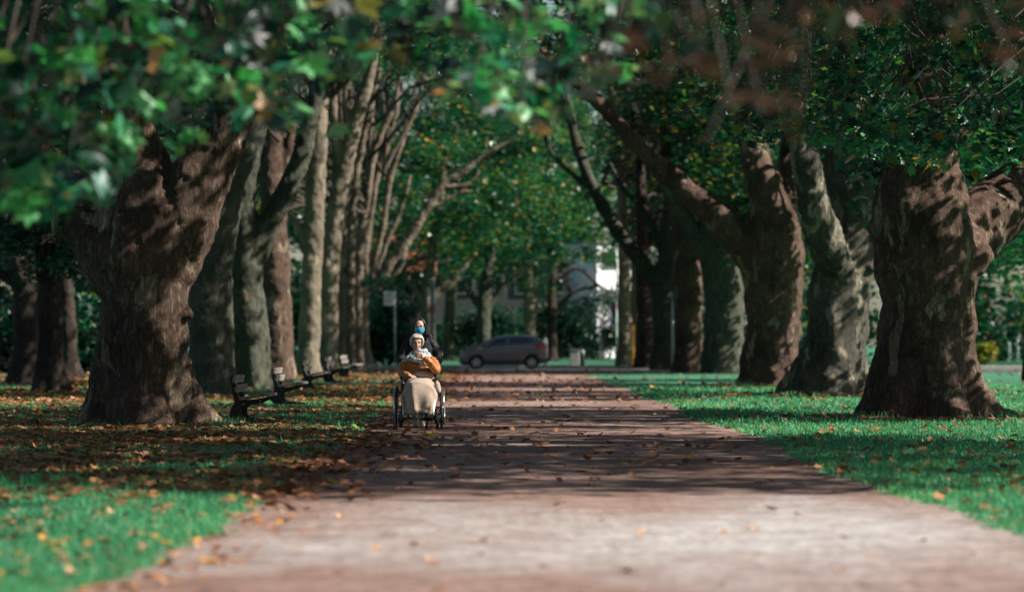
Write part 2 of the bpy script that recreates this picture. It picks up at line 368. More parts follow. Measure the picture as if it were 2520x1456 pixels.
# ---------------------------------------------------------------- trees
GAPS += [(-1.25, 49.3, 1.0, 0.62), (-1.2, 49.3, 0.45, 0.4), (-1.22, 50.0, 1.45, 0.5)]
for x in np.arange(-2.6, 3.4, 0.8): GAPS.append((x, 51.6 + 0.3 * math.sin(x * 2), 0, 0.28)); GAPS.append((x, 43.6 + 0.2 * math.sin(x * 3), 0, 0.14))
for (vx_, vy_, D_, r_) in [(415, 640, 50, .30), (430, 600, 50, .25), (385, 690, 50, .22), (470, 960, 50.2, .35), (480, 1000, 50.2, .35),
    (575, 560, 78, .4), (577, 760, 78, .35), (560, 380, 78, .5), (655, 750, 92, .4), (640, 620, 92, .35), (742, 400, 92, .5), (660, 840, 92, .3),
    (2340, 720, 55, .35), (2350, 800, 55, .3), (2365, 900, 55, .35), (2400, 980, 55, .4), (2300, 880, 55, .2), (2280, 960, 55, .22), (2330, 660, 55, .2),
    (2120, 700, 78, .35), (2130, 780, 78, .3), (2125, 900, 78, .4), (1990, 430, 77, .55), (1975, 370, 77, .45), (2012, 510, 77, .5), (2038, 590, 77, .45), (1870, 430, 97, .6), (1895, 500, 97, .6), (2070, 680, 78, .3), (2090, 740, 78, .3),
    (1890, 540, 97, .45), (1930, 580, 97, .4), (1955, 650, 97, .45), (1965, 760, 97, .45), (1900, 780, 97, .3), (1940, 880, 97, .5), (1860, 450, 97, .4), (1830, 500, 97, .4), (1700, 470, 97, .5), (1780, 540, 97, .4),
    (1825, 700, 138, .5), (1830, 800, 138, .5), (1800, 880, 138, .7), (1720, 700, 144, .5), (1722, 780, 144, .5), (1715, 860, 144, .4), (1560, 600, 180, 1.2), (1565, 450, 180, 1.5), (1555, 760, 180, .8),
    (1480, 520, 152, .6), (1430, 400, 152, .8), (1400, 300, 152, .8), (1545, 600, 152, .5),
    (580, 935, 51, .22), (585, 955, 51, .22), (600, 985, 51, .3), (650, 975, 51, .25), (678, 915, 68, .3), (690, 935, 68, .3), (752, 900, 85, .4), (800, 890, 98, .5), (840, 885, 110, .5),
    (2450, 640, 110, 1.2), (2480, 700, 110, 1.2), (2430, 720, 110, 1.0), (1475, 660, 284, 3.5), (30, 1000, 66, .5), (150, 1010, 62, .5), (60, 1050, 50, .5), (330, 1120, 37, .3), (120, 1100, 40, .3), (500, 1090, 42, .3), (250, 1160, 33, .25), (700, 1052, 49, .6), (790, 1056, 48.5, .6), (600, 1055, 48.6, .35), (1060, 480, 190, 1.5), (1130, 430, 190, 1.3), (1180, 392, 190, 1.0), (2230, 345, 41, .55), (2170, 330, 41, .4), (2300, 370, 41, .4), (2100, 350, 42, .3), (1070, 620, 198, 1.2), (1120, 680, 198, .9), (1105, 800, 243, 1.5), (1000, 640, 198, .8)]: gap(vx_, vy_, D_, r_)
gq = random.Random(21)
for (x0, x1, y0, y1, D_, n_, r_) in ((2230, 2400, 640, 1010, 55, 30, .25), (2050, 2140, 620, 950, 78, 20, .32), (1880, 1968, 500, 930, 97, 22, .4), (1780, 1828, 650, 910, 138, 12, .5), (1690, 1722, 600, 900, 144, 10, .4), (425, 465, 600, 1000, 50, 8, .12), (545, 576, 300, 940, 78, 8, .2), (640, 664, 560, 940, 92, 8, .22), (700, 720, 600, 920, 112, 8, .25)):
    for _ in range(n_): gap(gq.uniform(x0, x1), gq.uniform(y0, y1), D_, r_ * gq.uniform(.6, 1.2))
for (vx_, vy_, D_, r_) in [(1400, 380, 225, 2.5), (1450, 560, 222, 2.5), (1350, 450, 222, 2), (1200, 500, 212, 2), (1120, 420, 200, 1.6), (1280, 560, 225, 1.8), (1000, 480, 200, 1.5), (1480, 320, 225, 2.0), (1250, 430, 210, 1.5)]: gap(vx_, vy_, D_, r_)
for _ in range(46):
    vy__ = gq.uniform(935, 1200); D_ = GD(vy__); GAPS.append(((gq.uniform(-40, 1000) - VX) / FPX * D_, D_, 0, gq.uniform(.12, .32)))
for vy_ in range(250, 900, 70):
    for (vx_, D_) in ((905, 172), (895, 164), (870, 155), (845, 147), (830, 135), (783, 125)): gap(vx_ + (850 - vy_) * (0.10 if vy_ < 650 else 0), vy_, D_, 0.75 if D_ > 140 else 0.35)
for x in range(-9, 12, 2): GAPS.append((x, 157, 0, 1.0)); GAPS.append((x + 1, 169, 0, 1.3))
def trunk_part(D, limbs, root, flare, mat_, voxel, disp, seed, ground_y, dy0=0.0, extra=(), cut=None):
    """limbs: lists of (vx, vy, r_px[, dy]); the first one starts at the ground"""
    s = FPX / D; mb = MB(); g = random.Random(seed); org = root.location
    for li, pts in enumerate(limbs):
        P_ = []; Q = []
        for p in pts:
            w = W(p[0], p[1], D + (p[3] if len(p) > 3 else 0)) - org
            P_.append(w); Q.append(p[2] / s)
        # smooth interpolation, wobbling radius
        PP = []; QQ = []
        for i in range(len(P_) - 1):
            p0, p1, p2, p3 = P_[max(i - 1, 0)], P_[i], P_[i + 1], P_[min(i + 2, len(P_) - 1)]
            sub = 6
            for k_ in range(sub):
                t = k_ / sub
                PP.append(0.5 * ((2 * p1) + (p2 - p0) * t + (2 * p0 - 5 * p1 + 4 * p2 - p3) * t * t + (3 * p1 - p0 - 3 * p2 + p3) * t ** 3))
                QQ.append(Q[i] * (1 - t) + Q[i + 1] * t)
        PP.append(P_[-1]); QQ.append(Q[-1])
        n = 28 if li == 0 else 18; vs = []; ph = g.uniform(0, 6.28); up = Vector((1, 0, 0))
        if li == 0: PP.insert(0, PP[0] - Vector((0, 0, 0.35))); QQ.insert(0, QQ[0])
        for i, p in enumerate(PP):
            t = (PP[min(i + 1, len(PP) - 1)] - PP[max(i - 1, 0)]).normalized()
            up = (up - t * up.dot(t)).normalized(); sd_ = t.cross(up)
            for k_ in range(n):
                a = 2 * math.pi * k_ / n
                d = up * math.cos(a) + sd_ * math.sin(a)
                r = QQ[i]
                nv = 0.75 * noise.noise(Vector((math.cos(a) * 1.1 + seed * 3.7, math.sin(a) * 1.1, p.z * 0.9 + li * 5)))
                r *= 1 + 0.16 * nv
                if li == 0 and flare:
                    e = math.exp(-max(p.z, 0) / (flare[0]))
                    r += flare[1] * e * (0.75 + 0.55 * math.sin(a * flare[2] + ph) + 0.35 * math.sin(a * (flare[2] + 2) + 2 * ph))
                    r += QQ[i] * 0.05 * math.sin(a * 7 + ph + p.z * 0.5) * (0.4 + e)
                vs.append(p + d * r)
        fs = []
        for i in range(len(PP) - 1):
            for k_ in range(n): fs.append((i * n + k_, i * n + (k_ + 1) % n, (i + 1) * n + (k_ + 1) % n, (i + 1) * n + k_))
        fs += [tuple(range(n - 1, -1, -1)), tuple((len(PP) - 1) * n + k_ for k_ in range(n))]
        mb.add(vs, fs, True)
        if li: mb.ball(PP[0], QQ[0], 12)
    for (vx, vy, r, dy) in extra:
        w = W(vx, vy, D) - org; w.y += dy; mb.ball(w, r / s, 14)
    o = mb.build('trunk', mat_, root)
    remesh(o, voxel, 3, disp)
    return o
def branch_tubes(root, starts, ends, seed, r0=0.07, mat_=None, name='branches', sag=0.6, twig=True):
    g = random.Random(seed); mb = MB()
    for e in ends:
        e = Vector(e); s_ = min(starts, key=lambda q: (Vector(q) - e).length + g.uniform(0, 2)); s_ = Vector(s_)
        L = (e - s_).length; pts = []; nn = 7
        off = Vector((g.gauss(0, 1), g.gauss(0, 1), g.gauss(0.3, 1))) * L * 0.09
        for i in range(nn):
            t = i / (nn - 1)
            p = s_.lerp(e, t) + off * math.sin(math.pi * t) + Vector((g.gauss(0, 1), g.gauss(0, 1), g.gauss(0, 1))) * L * 0.018 * (0 < i < nn - 1)
            p.z += sag * math.sin(math.pi * t) * L * 0.12; pts.append(p)
        mb.tube(pts, [max(0.008, r0 * (1 - 0.85 * i / (nn - 1)) * min(1, L / 5 + 0.3)) for i in range(nn)], 6)
        if twig:
            for _ in range(3):
                q = pts[g.randint(2, 5)]; d = Vector((g.gauss(0, 1), g.gauss(0, 1), g.gauss(0.1, 0.7))).normalized() * L * g.uniform(0.12, 0.3)
                mb.tube([q, q + d * 0.5 + Vector((0, 0, 0.05)), q + d], [r0 * 0.3, r0 * 0.2, 0.006], 5)
    return mb.build(name, mat_ or M_TWIG, root)
def crown_points(cx, cy, rad, z0, z1, n, seed, inner=0.25, avoid=None):
    g = np.random.default_rng(seed); out = []
    while len(out) < n:
        a = g.uniform(0, 2 * np.pi); q = g.uniform(0, 1) ** 0.55 * rad; h = g.uniform(0, 1)
        zt = z0 + (z1 - z0) * h; lim = rad * math.sqrt(max(0.03, 1 - (max(h - 0.35, 0) / 0.65) ** 2)) * (0.55 + 0.45 * min(1, h / 0.3 + 0.2))
        if q > lim or q < rad * inner * (1 - h): continue
        p = (cx + q * math.cos(a), cy + q * math.sin(a), zt)
        if avoid and avoid(*p): continue
        out.append(p)
    return np.array(out)
def crown(root, pts, rad, per, size, template=KITE, m=None, seed=0, warm=0.05, name='crown', lo=0.0, hi=0.8, flat=0.6, droop=0.6):
    org = np.array(root.location); rr = np.random.default_rng(seed).uniform(0.7, 1.3, len(pts)) * rad
    pos, idx = clumps(pts - org, rr, per, seed, flat)
    me = leaf_field(name, pos, size, template, tints(idx, len(pts), seed, warm, lo, hi), droop, seed, 0.0, org)
    return link(name, me, root, [m or M_LEAF])
def plane_tree(label, D, limbs, flare, m, voxel=0.06, disp=None, seed=1, group=None, extra=(), leaf=None, name='plane_tree', cat='tree', starts=None, cl=None):
    b0 = limbs[0][0]; base = W(b0[0], b0[1], D); base.z = 0; base.y += b0[2] / (FPX / D) * 0.6
    DD = base.y; base.x = (b0[0] - VX) / FPX * DD
    root = empty(name, base, label, cat, group)
    trunk_part(DD, limbs, root, flare, m, voxel, disp or ((0.35, 0.10, 'CLOUDS'), (0.09, 0.035, 'CLOUDS')), seed, 0, 0, extra)
    return root, DD
def arch_avoid(x, y, z):
    # the avenue stays open below the arch of branches
    if x > 9.3 + max(0, 80 - y) * 0.12: return z < 4.0
    if -11 < x < 5.5 and z < 5.2 + 0.058 * y: return True
    return (z < 8.6 + 0.012 * y and -7.5 < x < 7.5) or (z < 7.0 and abs(x) < 14 and y > 75)
def row_crown(root, DD, seed, cx, n=250, rad=9.3, per=90, z0=6.0, z1=18, size=0.30, warm=0.05, m=None, avoid=arch_avoid, nb=22, lo=0.0, hi=0.8, r0=0.09):
    if cx < 0 and seed > 102: n = int(n * 0.6)
    if cx > 8: z0 = min(z0, 4.0); n = int(n * 1.15)
    p = crown_points(cx, DD, rad, z0, z1, n, seed, 0.25, avoid)
    crown(root, p, 1.35, per, size, KITE, m, seed, warm, lo=lo, hi=hi)
    g = random.Random(seed); org = root.location
    st = [Vector((g.uniform(-1, 1) * 1.3, g.uniform(-1, 1) * 1.3, g.uniform(6, 10.5))) for _ in range(6)]
    branch_tubes(root, st, [Vector(q) - org for q in p[:nb]], seed, r0)
G_ROW_L = 'plane trees of the left row'; G_ROW_R = 'plane trees of the right row'
BIGD = ((0.6, 0.20, 'CLOUDS'), (0.20, 0.07, 'CLOUDS'), (0.07, 0.035, 'CLOUDS'))
SMD = ((0.55, 0.13, 'CLOUDS'), (0.15, 0.055, 'CLOUDS'))
# --- left row
L1, d = plane_tree('massive brown plane tree with a sawn off limb, nearest trunk left of the path', 50.8,
  [[(362, 1052, 118), (358, 1000, 112), (355, 900, 104), (352, 750, 106), (350, 650, 120), (350, 580, 128), (345, 520, 112), (335, 430, 84), (320, 330, 66), (300, 200, 46), (290, 50, 36), (285, -150, 28)],
   [(390, 650, 100), (440, 560, 88), (485, 450, 76), (550, 330, 60), (610, 200, 50), (670, 60, 42), (730, -120, 34)],
   [(300, 650, 90), (240, 590, 62), (195, 552, 44), (170, 540, 38)],
   [(300, 600, 70, 1.2), (220, 500, 46, 1.6), (120, 400, 34, 2.0), (30, 280, 26, 2.2), (-80, 120, 20, 2.4)]],
  (0.5, 0.37, 4), M_BARK_OLD, 0.045, BIGD, 3, G_ROW_L, extra=[(455, 640, 30, -0.1), (465, 770, 16, -0.2), (240, 700, 26, -0.1)])
o = MB(); o.cyl(W(171, 540, d) - L1.location + Vector((-0.245, 0, 0.0)), W(171, 540, d) - L1.location + Vector((-0.20, 0, 0)), 0.235, 20).build('sawn_face', M_CUT, L1)
row_crown(L1, d, 101, -6.5, hi=0.42, n=260, size=0.27, per=105, nb=26)
L2, d = plane_tree('grey green plane tree leaning right behind the massive brown trunk', 79.0,
  [[(525, 972, 58), (520, 850, 55), (518, 700, 55), (525, 600, 56), (545, 480, 57), (578, 400, 46), (605, 330, 38), (645, 200, 34), (690, 50, 30), (720, -100, 24)],
   [(510, 560, 36), (480, 440, 30), (450, 300, 24), (430, 150, 18)]],
  (0.4, 0.14, 5), M_BARK_GREEN, 0.05, SMD, 5, G_ROW_L, extra=[(578, 520, 12, 0)])
row_crown(L2, d, 102, -7.5, hi=0.5)
L3, d = plane_tree('plane tree left of the path with a bare limb rising to the right', 93.0,
  [[(618, 957, 56), (612, 850, 49), (606, 700, 43), (606, 610, 40), (600, 520, 30), (610, 420, 26), (645, 260, 20), (660, 100, 15)],
   [(625, 625, 36), (655, 560, 31), (695, 490, 27), (722, 430, 25), (742, 380, 24), (760, 300, 20), (775, 240, 17), (790, 100, 13)]],
  (0.5, 0.16, 4), M_BARK_GREEN, 0.055, SMD, 6, G_ROW_L)
row_crown(L3, d, 103, -7.5)
for i, (lab, D_, lim, cx) in enumerate([
  ('brown upright trunk beside the second bench, fourth of the left row', 113, [[(684, 938, 44), (681, 850, 42), (678, 700, 37), (675, 560, 34), (668, 400, 30), (665, 250, 25), (660, 50, 20)], [(675, 560, 20), (700, 430, 12), (720, 300, 10)]], -8),
  ('slender dark trunk just behind the third bench', 126, [[(760, 922, 29), (762, 800, 26), (770, 600, 25), (777, 450, 24), (785, 300, 21), (795, 150, 18), (805, -50, 14)], [(765, 640, 14), (735, 560, 10), (700, 520, 8), (690, 480, 6)], [(778, 420, 10), (770, 330, 8), (775, 200, 7)]], -8),
  ('slender trunk with a pale right flank behind the fourth bench', 136, [[(805, 915, 26), (808, 750, 25), (814, 620, 24), (832, 480, 22), (855, 380, 20), (880, 280, 18), (905, 200, 15), (930, 80, 11)], [(828, 520, 16), (830, 400, 14), (822, 280, 12), (815, 150, 9)], [(860, 350, 9), (850, 250, 8), (858, 150, 6)]], -8)]):
    t, d = plane_tree(lab, D_, lim, (0.4, 0.12, 4), M_BARK_PALE if i else M_BARK_OLD_B, 0.06, SMD, 10 + i, G_ROW_L); row_crown(t, d, 110 + i, cx)
thin = [
  ('thin knobbly trunk right of the fourth bench', 148, [[(838, 912, 17), (837, 780, 16), (838, 690, 17), (842, 500, 15), (846, 400, 14), (850, 300, 13), (850, 100, 10)], [(842, 560, 8), (862, 450, 7), (868, 350, 6)]]),
  ('thin straight reddish trunk in the far left cluster', 156, [[(862, 908, 15), (862, 700, 14), (868, 500, 13), (885, 380, 12), (905, 290, 10), (925, 200, 9), (955, 80, 7)], [(866, 560, 7), (872, 430, 6), (868, 330, 5)]]),
  ('pale forked trunk in the middle of the far left cluster', 165, [[(884, 906, 15), (880, 750, 14), (887, 600, 14), (905, 470, 12), (920, 380, 11), (950, 300, 9), (975, 245, 8), (985, 120, 6)], [(888, 590, 9), (893, 470, 8), (910, 360, 7), (915, 250, 6)]]),
  ('sunlit pale trunk with a wide foot, last of the left row', 174, [[(902, 903, 17), (897, 820, 14), (895, 700, 14), (903, 590, 13), (922, 460, 11), (945, 380, 10), (965, 310, 9), (990, 200, 6)], [(906, 700, 10), (928, 620, 10), (945, 540, 9), (958, 450, 9), (975, 390, 8), (1000, 320, 8), (1030, 245, 7), (1045, 150, 5)], [(955, 450, 6), (940, 380, 5), (945, 330, 4), (965, 290, 3)]])]
for i, (lab, D_, lim) in enumerate(thin):
    lim = [[(q[0], q[1], q[2] * 0.84) for q in l_] for l_ in lim]
    t, d = plane_tree(lab, D_, lim, (0.3, 0.12 + 0.25 * (i == 3), 4), M_BARK_PALE, 0.06, SMD, 20 + i, G_ROW_L); row_crown(t, d, 120 + i, -8, n=200)
t, d = plane_tree('tree with one long limb arching right over the path above the white sign', 192, [
  [(912, 900, 13), (914, 800, 12), (925, 715, 12), (960, 650, 12), (1005, 590, 12), (1040, 530, 11), (1085, 460, 11), (1130, 430, 9), (1180, 392, 7), (1215, 368, 5), (1270, 340, 3)],
  [(920, 700, 9), (950, 600, 7), (985, 520, 6), (1010, 430, 5)], [(1090, 460, 7), (1150, 455, 5), (1180, 420, 4)], [(1000, 590, 6), (985, 660, 5), (950, 690, 4)], [(1040, 530, 6), (1120, 480, 5), (1165, 470, 4)]], (0.3, 0.1, 4), M_BARK_PALE, 0.07, SMD, 30, G_ROW_L)
row_crown(t, d, 130, -9, n=180)
# --- right row
R1, d = plane_tree('massive red brown plane tree with a burr, nearest trunk right of the path', 55.8,
  [[(2278, 1030, 124), (2276, 980, 118), (2275, 900, 116), (2278, 750, 116), (2280, 650, 124), (2272, 560, 122), (2266, 480, 114), (2266, 400, 98), (2270, 300, 82), (2285, 150, 58), (2300, 0, 48), (2310, -150, 36)],
   [(2335, 620, 92, .3), (2410, 550, 80, 1.0), (2480, 490, 78, 1.9), (2560, 430, 72, 2.8), (2680, 320, 58, 4.2), (2800, 180, 48, 5.5)],
   [(2260, 430, 40), (2330, 330, 40), (2400, 200, 36), (2440, 60, 30)]],
  (0.55, 0.46, 5), M_BARK_OLD_B, 0.045, BIGD, 7, G_ROW_R, extra=[(2392, 645, 40, -0.1), (2415, 628, 30, -0.1), (2160, 560, 26, -0.1), (2390, 860, 14, -.1)])
row_crown(R1, d, 201, 8.5, n=270, size=0.27, per=105, nb=26)
p = crown_points(6.5, 48.2, 6.0, 8.2, 17, 85, 251, 0.0, lambda x, y, z: x < 1.5 and z < 9.5); crown(R1, p, 1.2, 90, 0.28, KITE, M_LEAF, 251, name='added_shade_crown')  # unseen piece of crown added to shade the massive left trunk
R2, d = plane_tree('grey flecked plane tree forking into a pale left limb, second of the right row', 79.0,
  [[(2038, 975, 84), (2050, 900, 80), (2062, 800, 74), (2070, 700, 78), (2085, 640, 72), (2108, 560, 66), (2105, 480, 66), (2092, 380, 60), (2090, 250, 48), (2095, 100, 38), (2100, -50, 28)],
   [(2062, 680, 56, -.3), (2035, 600, 46, -.9), (2010, 520, 40, -1.3), (1990, 430, 34, -1.6), (1972, 360, 29, -1.8), (1950, 250, 25, -2), (1930, 100, 20, -2)],
   [(2110, 590, 42), (2148, 510, 27), (2195, 450, 20), (2260, 380, 15)]],
  (0.5, 0.34, 4), M_BARK_FLECK, 0.05, BIGD, 8, G_ROW_R, extra=[(2130, 650, 26, -0.3)])
row_crown(R2, d, 202, 8.5)
R3, d = plane_tree('knobbly plane tree with a long limb reaching over the path, third of the right row', 98.0,
  [[(1892, 952, 68), (1896, 880, 66), (1902, 750, 68), (1905, 640, 72), (1902, 560, 66), (1895, 500, 48), (1880, 440, 42), (1858, 380, 36), (1835, 250, 30), (1810, 100, 20)],
   [(1900, 580, 50, .4), (1932, 470, 36, 1.2), (1945, 340, 28, 1.8), (1950, 200, 20, 2)],
   [(1870, 640, 56), (1805, 570, 42), (1740, 515, 34), (1680, 460, 28), (1635, 420, 25), (1560, 345, 20), (1480, 260, 16), (1400, 190, 12), (1330, 120, 8)]],
  (0.35, 0.18, 5), M_BARK_OLD_B, 0.055, BIGD, 9, G_ROW_R, extra=[(1945, 665, 22, -0.3)])
row_crown(R3, d, 203, 8.5)
for i, (lab, D_, lim, mt) in enumerate([
  ('broad greenish trunk with a lumpy foot, fourth of the right row', 139, [[(1778, 921, 50), (1780, 820, 50), (1780, 720, 49), (1772, 640, 43), (1762, 560, 36), (1770, 450, 31), (1785, 300, 26), (1790, 100, 20)], [(1750, 640, 28), (1700, 560, 22), (1650, 480, 16), (1600, 380, 12)]], M_BARK_GREEN),
  ('lumpy dark trunk right of the pale green post', 145, [[(1695, 918, 36), (1694, 800, 34), (1690, 680, 36), (1684, 560, 30), (1690, 450, 24), (1700, 300, 20), (1690, 100, 15)], [(1680, 620, 18), (1660, 520, 14), (1640, 420, 12), (1630, 250, 8)]], M_BARK_OLD_B),
  ('dark trunk behind the pale green post with a long limb rising left', 153, [[(1636, 914, 34), (1636, 800, 31), (1635, 700, 33), (1650, 620, 28), (1655, 520, 24), (1650, 400, 19), (1640, 200, 15)],
      [(1622, 710, 24), (1575, 640, 20), (1525, 575, 17), (1480, 500, 15), (1445, 430, 14), (1418, 350, 13), (1400, 270, 12), (1385, 210, 10), (1375, 60, 7)],
      [(1460, 470, 8), (1410, 430, 7), (1365, 385, 6), (1335, 320, 5), (1320, 220, 4)], [(1640, 640, 14), (1605, 560, 10), (1570, 500, 8), (1535, 465, 7), (1500, 400, 5)]], M_BARK_GREEN),
  ('narrow dark trunk between the yellow post and the pale green post', 166, [[(1588, 908, 24), (1588, 800, 22), (1585, 700, 20), (1580, 560, 15), (1575, 400, 11), (1560, 200, 9)], [(1585, 640, 10), (1610, 560, 8), (1625, 460, 7)]], M_BARK_DARK),
  ('pale trunk beside the round red sign, last of the right row', 178, [[(1537, 899, 18), (1537, 750, 16), (1535, 600, 14), (1530, 450, 11), (1530, 300, 9), (1520, 100, 7)]], M_BARK_PALE),
  ('thin sunlit brown trunk just right of the pale one by the round sign', 184, [[(1562, 897, 11), (1562, 700, 10), (1560, 500, 9), (1566, 350, 8), (1570, 150, 6)], [(1562, 640, 7), (1580, 590, 6), (1590, 500, 5)]], M_BARK_PALE)]):
    t, d = plane_tree(lab, D_, lim, (0.35, 0.16, 4), mt, 0.06, SMD, 40 + i, G_ROW_R, extra=[(1722, 745, 10, 0)] if i == 1 else ()); row_crown(t, d, 210 + i, 8.8, n=260, warm=0.13)
# --- dark trees standing left of the left row
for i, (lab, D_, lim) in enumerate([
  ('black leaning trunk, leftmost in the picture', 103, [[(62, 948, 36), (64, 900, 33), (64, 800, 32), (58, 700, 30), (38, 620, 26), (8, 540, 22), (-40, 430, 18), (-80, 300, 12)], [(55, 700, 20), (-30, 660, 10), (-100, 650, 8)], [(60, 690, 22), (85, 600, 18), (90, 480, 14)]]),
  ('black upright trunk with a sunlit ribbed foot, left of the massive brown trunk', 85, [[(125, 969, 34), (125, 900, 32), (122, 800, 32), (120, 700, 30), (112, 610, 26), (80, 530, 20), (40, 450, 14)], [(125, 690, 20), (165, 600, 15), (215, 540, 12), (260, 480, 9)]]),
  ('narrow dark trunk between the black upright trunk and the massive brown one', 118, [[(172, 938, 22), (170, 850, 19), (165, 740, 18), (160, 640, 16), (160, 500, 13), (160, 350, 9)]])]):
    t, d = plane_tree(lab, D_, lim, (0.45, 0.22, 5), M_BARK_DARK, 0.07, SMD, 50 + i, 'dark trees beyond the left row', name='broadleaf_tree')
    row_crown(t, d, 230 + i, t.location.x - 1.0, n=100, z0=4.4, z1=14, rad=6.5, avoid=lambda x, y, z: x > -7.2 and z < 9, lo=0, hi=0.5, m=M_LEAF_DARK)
# --- trees beyond the road
for i, (lab, D_, lim, mt) in enumerate([
  ('forked tree with spreading limbs straight behind the woman in black', 200, [[(1055, 893, 16), (1055, 800, 15), (1052, 740, 16), (1060, 650, 13), (1072, 560, 11), (1085, 480, 9), (1095, 380, 7)], [(1045, 745, 9), (1012, 700, 8), (985, 655, 7), (962, 600, 5)], [(1063, 725, 9), (1100, 692, 8), (1138, 662, 7), (1165, 630, 4)], [(1040, 765, 6), (995, 720, 5), (955, 692, 4)], [(1060, 740, 8), (1100, 710, 7), (1128, 680, 6)]], M_BARK_PALE),
  ('straight sunlit trunk between the forked tree and the car', 245, [[(1103, 884, 15), (1105, 800, 13), (1110, 720, 13), (1124, 650, 10), (1130, 550, 8), (1130, 450, 6)]], M_BARK_PALE),
  ('dark forked tree behind the bonnet of the car', 213, [[(1190, 890, 16), (1190, 790, 17), (1192, 745, 17), (1198, 680, 13), (1212, 600, 10), (1215, 480, 7)], [(1180, 755, 9), (1150, 712, 8), (1128, 685, 6)], [(1200, 755, 11), (1245, 700, 9), (1285, 662, 8), (1340, 630, 5)]], M_BARK_GREEN),
  ('forked tree rising above the tail of the car', 228, [[(1303, 889, 15), (1303, 780, 14), (1300, 700, 12), (1298, 600, 9), (1290, 480, 6)], [(1310, 735, 9), (1345, 685, 7), (1372, 650, 5)], [(1312, 770, 7), (1345, 748, 5)]], M_BARK_PALE),
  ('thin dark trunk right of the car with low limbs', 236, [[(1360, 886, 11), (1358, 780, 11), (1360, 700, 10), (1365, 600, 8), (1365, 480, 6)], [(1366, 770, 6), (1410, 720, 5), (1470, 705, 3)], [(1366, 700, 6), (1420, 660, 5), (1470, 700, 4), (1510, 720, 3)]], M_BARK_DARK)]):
    t, d = plane_tree(lab, D_, lim, (0.4, 0.12, 4), mt, 0.08, ((0.5, 0.12, 'CLOUDS'),), 60 + i, 'trees beyond the road')
    p = crown_points(t.location.x, d, 8, 4.8, 22, 230, 240 + i, 0.1, lambda x, y, z: z < 5.6 + 0.08 * abs(x + 1) + 1.2 * math.sin(x * 0.9 + y))
    crown(t, p, 1.2, 95, 0.32, KITE, M_LEAF, 240 + i, 0.09, lo=0.15, hi=0.86)
# --- trees on the open lawn to the right, seen past the massive right trunk
for i, (lab, x, y, rad, z0, z1, n) in enumerate([('low sunlit green tree hanging over the lawn at the right edge', 17.3, 112, 6.0, 3.6, 11, 150), ('tall green tree far right behind the hanging one', 26, 150, 8, 5.0, 16, 140)]):
    t = empty('lawn_tree', (x, y, 0), lab, 'tree', 'trees on the right lawn')
    mb = MB(); mb.tube([(0, 0, -0.1), (0.1, 0, 2), (0.2, 0.1, 5), (0, 0.2, 9)], [0.34, 0.26, 0.2, 0.08], 12); mb.build('trunk', M_BARK_DARK, t)
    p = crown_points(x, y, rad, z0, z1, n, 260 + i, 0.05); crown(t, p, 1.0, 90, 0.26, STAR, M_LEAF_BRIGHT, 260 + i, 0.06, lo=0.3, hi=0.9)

# ---------------------------------------------------------------- overhanging branches of two trees beside the camera
def overhang(root, spec, seed, warm, m, size=0.20, template=LOBED, lo=0.0, hi=0.85, starts=(), r0=0.03, flat=0.65, droop=1.0, name='crown', every=1):
    cs = []; rs = []; per = []
    for (vx, vy, D, r, n) in spec:
        cs.append(W(vx, vy, D)); rs.append(r); per.append(n)
    cs = np.array(cs); org = np.array(root.location)
    pos = []; idx = []
    for i in range(len(cs)):
        p, _ = clumps([cs[i] - org], [rs[i]], per[i], seed + i, flat); pos.append(p); idx.append(np.full(len(p), i))
    pos = np.concatenate(pos); idx = np.concatenate(idx)
    me = leaf_field(name, pos, size, template, tints(idx, len(cs), seed, warm, lo, hi), droop, seed, 0.25, org)
    link(name, me, root, [m])
    branch_tubes(root, starts, [Vector(c) - root.location for c in cs[::every]], seed, r0, sag=1.0, name='branches', twig=every == 1)
g = random.Random(11)
# lower outline of the blurred leaves in the photograph: (column, row)
OUT_L = [(-60, 500), (60, 520), (200, 505), (280, 430), (340, 380), (450, 390), (560, 345), (650, 330), (720, 360), (800, 330), (870, 170), (980, 170), (1080, 215), (1130, 300), (1250, 335), (1330, 330), (1380, 240), (1470, 230), (1530, 260), (1600, 200)]
def outline(x, pts):
    for (a, b_), (c_, d_) in zip(pts, pts[1:]):
        if a <= x <= c_: return b_ + (d_ - b_) * (x - a) / (c_ - a)
    return pts[-1][1]
OL = empty('plane_tree', (-8.6, 25.5, 0), 'plane tree outside the left edge whose blurred low branches hang across the top', 'tree', G_ROW_L)
mb = MB(); mb.tube([(0, 0, -0.2), (0, 0, 0.6), (0.1, 0, 2.5), (0.3, 0, 4.5), (1.0, 0.3, 7), (1.2, 0.5, 11)], [1.1, 0.8, 0.66, 0.7, 0.4, 0.2], 20)
mb.tube([(0.2, 0, 4.2), (2.5, 0, 5.6), (5.5, -.3, 6.6), (9.0, -.6, 7.0), (12.5, -.6, 7.2)], [0.42, 0.3, 0.2, 0.12, 0.05], 12)
o = mb.build('trunk', M_BARK_OLD, OL); remesh(o, 0.06, 2, SMD)
spec = []
for _ in range(1500):
    x = g.uniform(-120, 1600); lim = outline(x, OUT_L); y = g.uniform(-260, lim - 14)
    # gaps: keep it thinner high up around the arch
    dens = 1.0 if x < 700 else (0.62 if x < 1050 else 0.6)
    if x > 1350 and y < 120: dens = 0.25
    if 340 < x < 700 and y > 280: dens = 0.55
    if x < 240 and 230 < y < 400: dens = 0.75
    if x < 330 and y > 380: dens = 1.6
    if g.random() > dens * 0.44: continue
    D_ = g.uniform(19, 26); rr = g.uniform(0.10, 0.26)
    if y + rr * FPX / D_ * 0.6 > lim + (40 if x < 330 else 14): continue
    spec.append((x, y, D_, rr, g.randint(5, 12)))
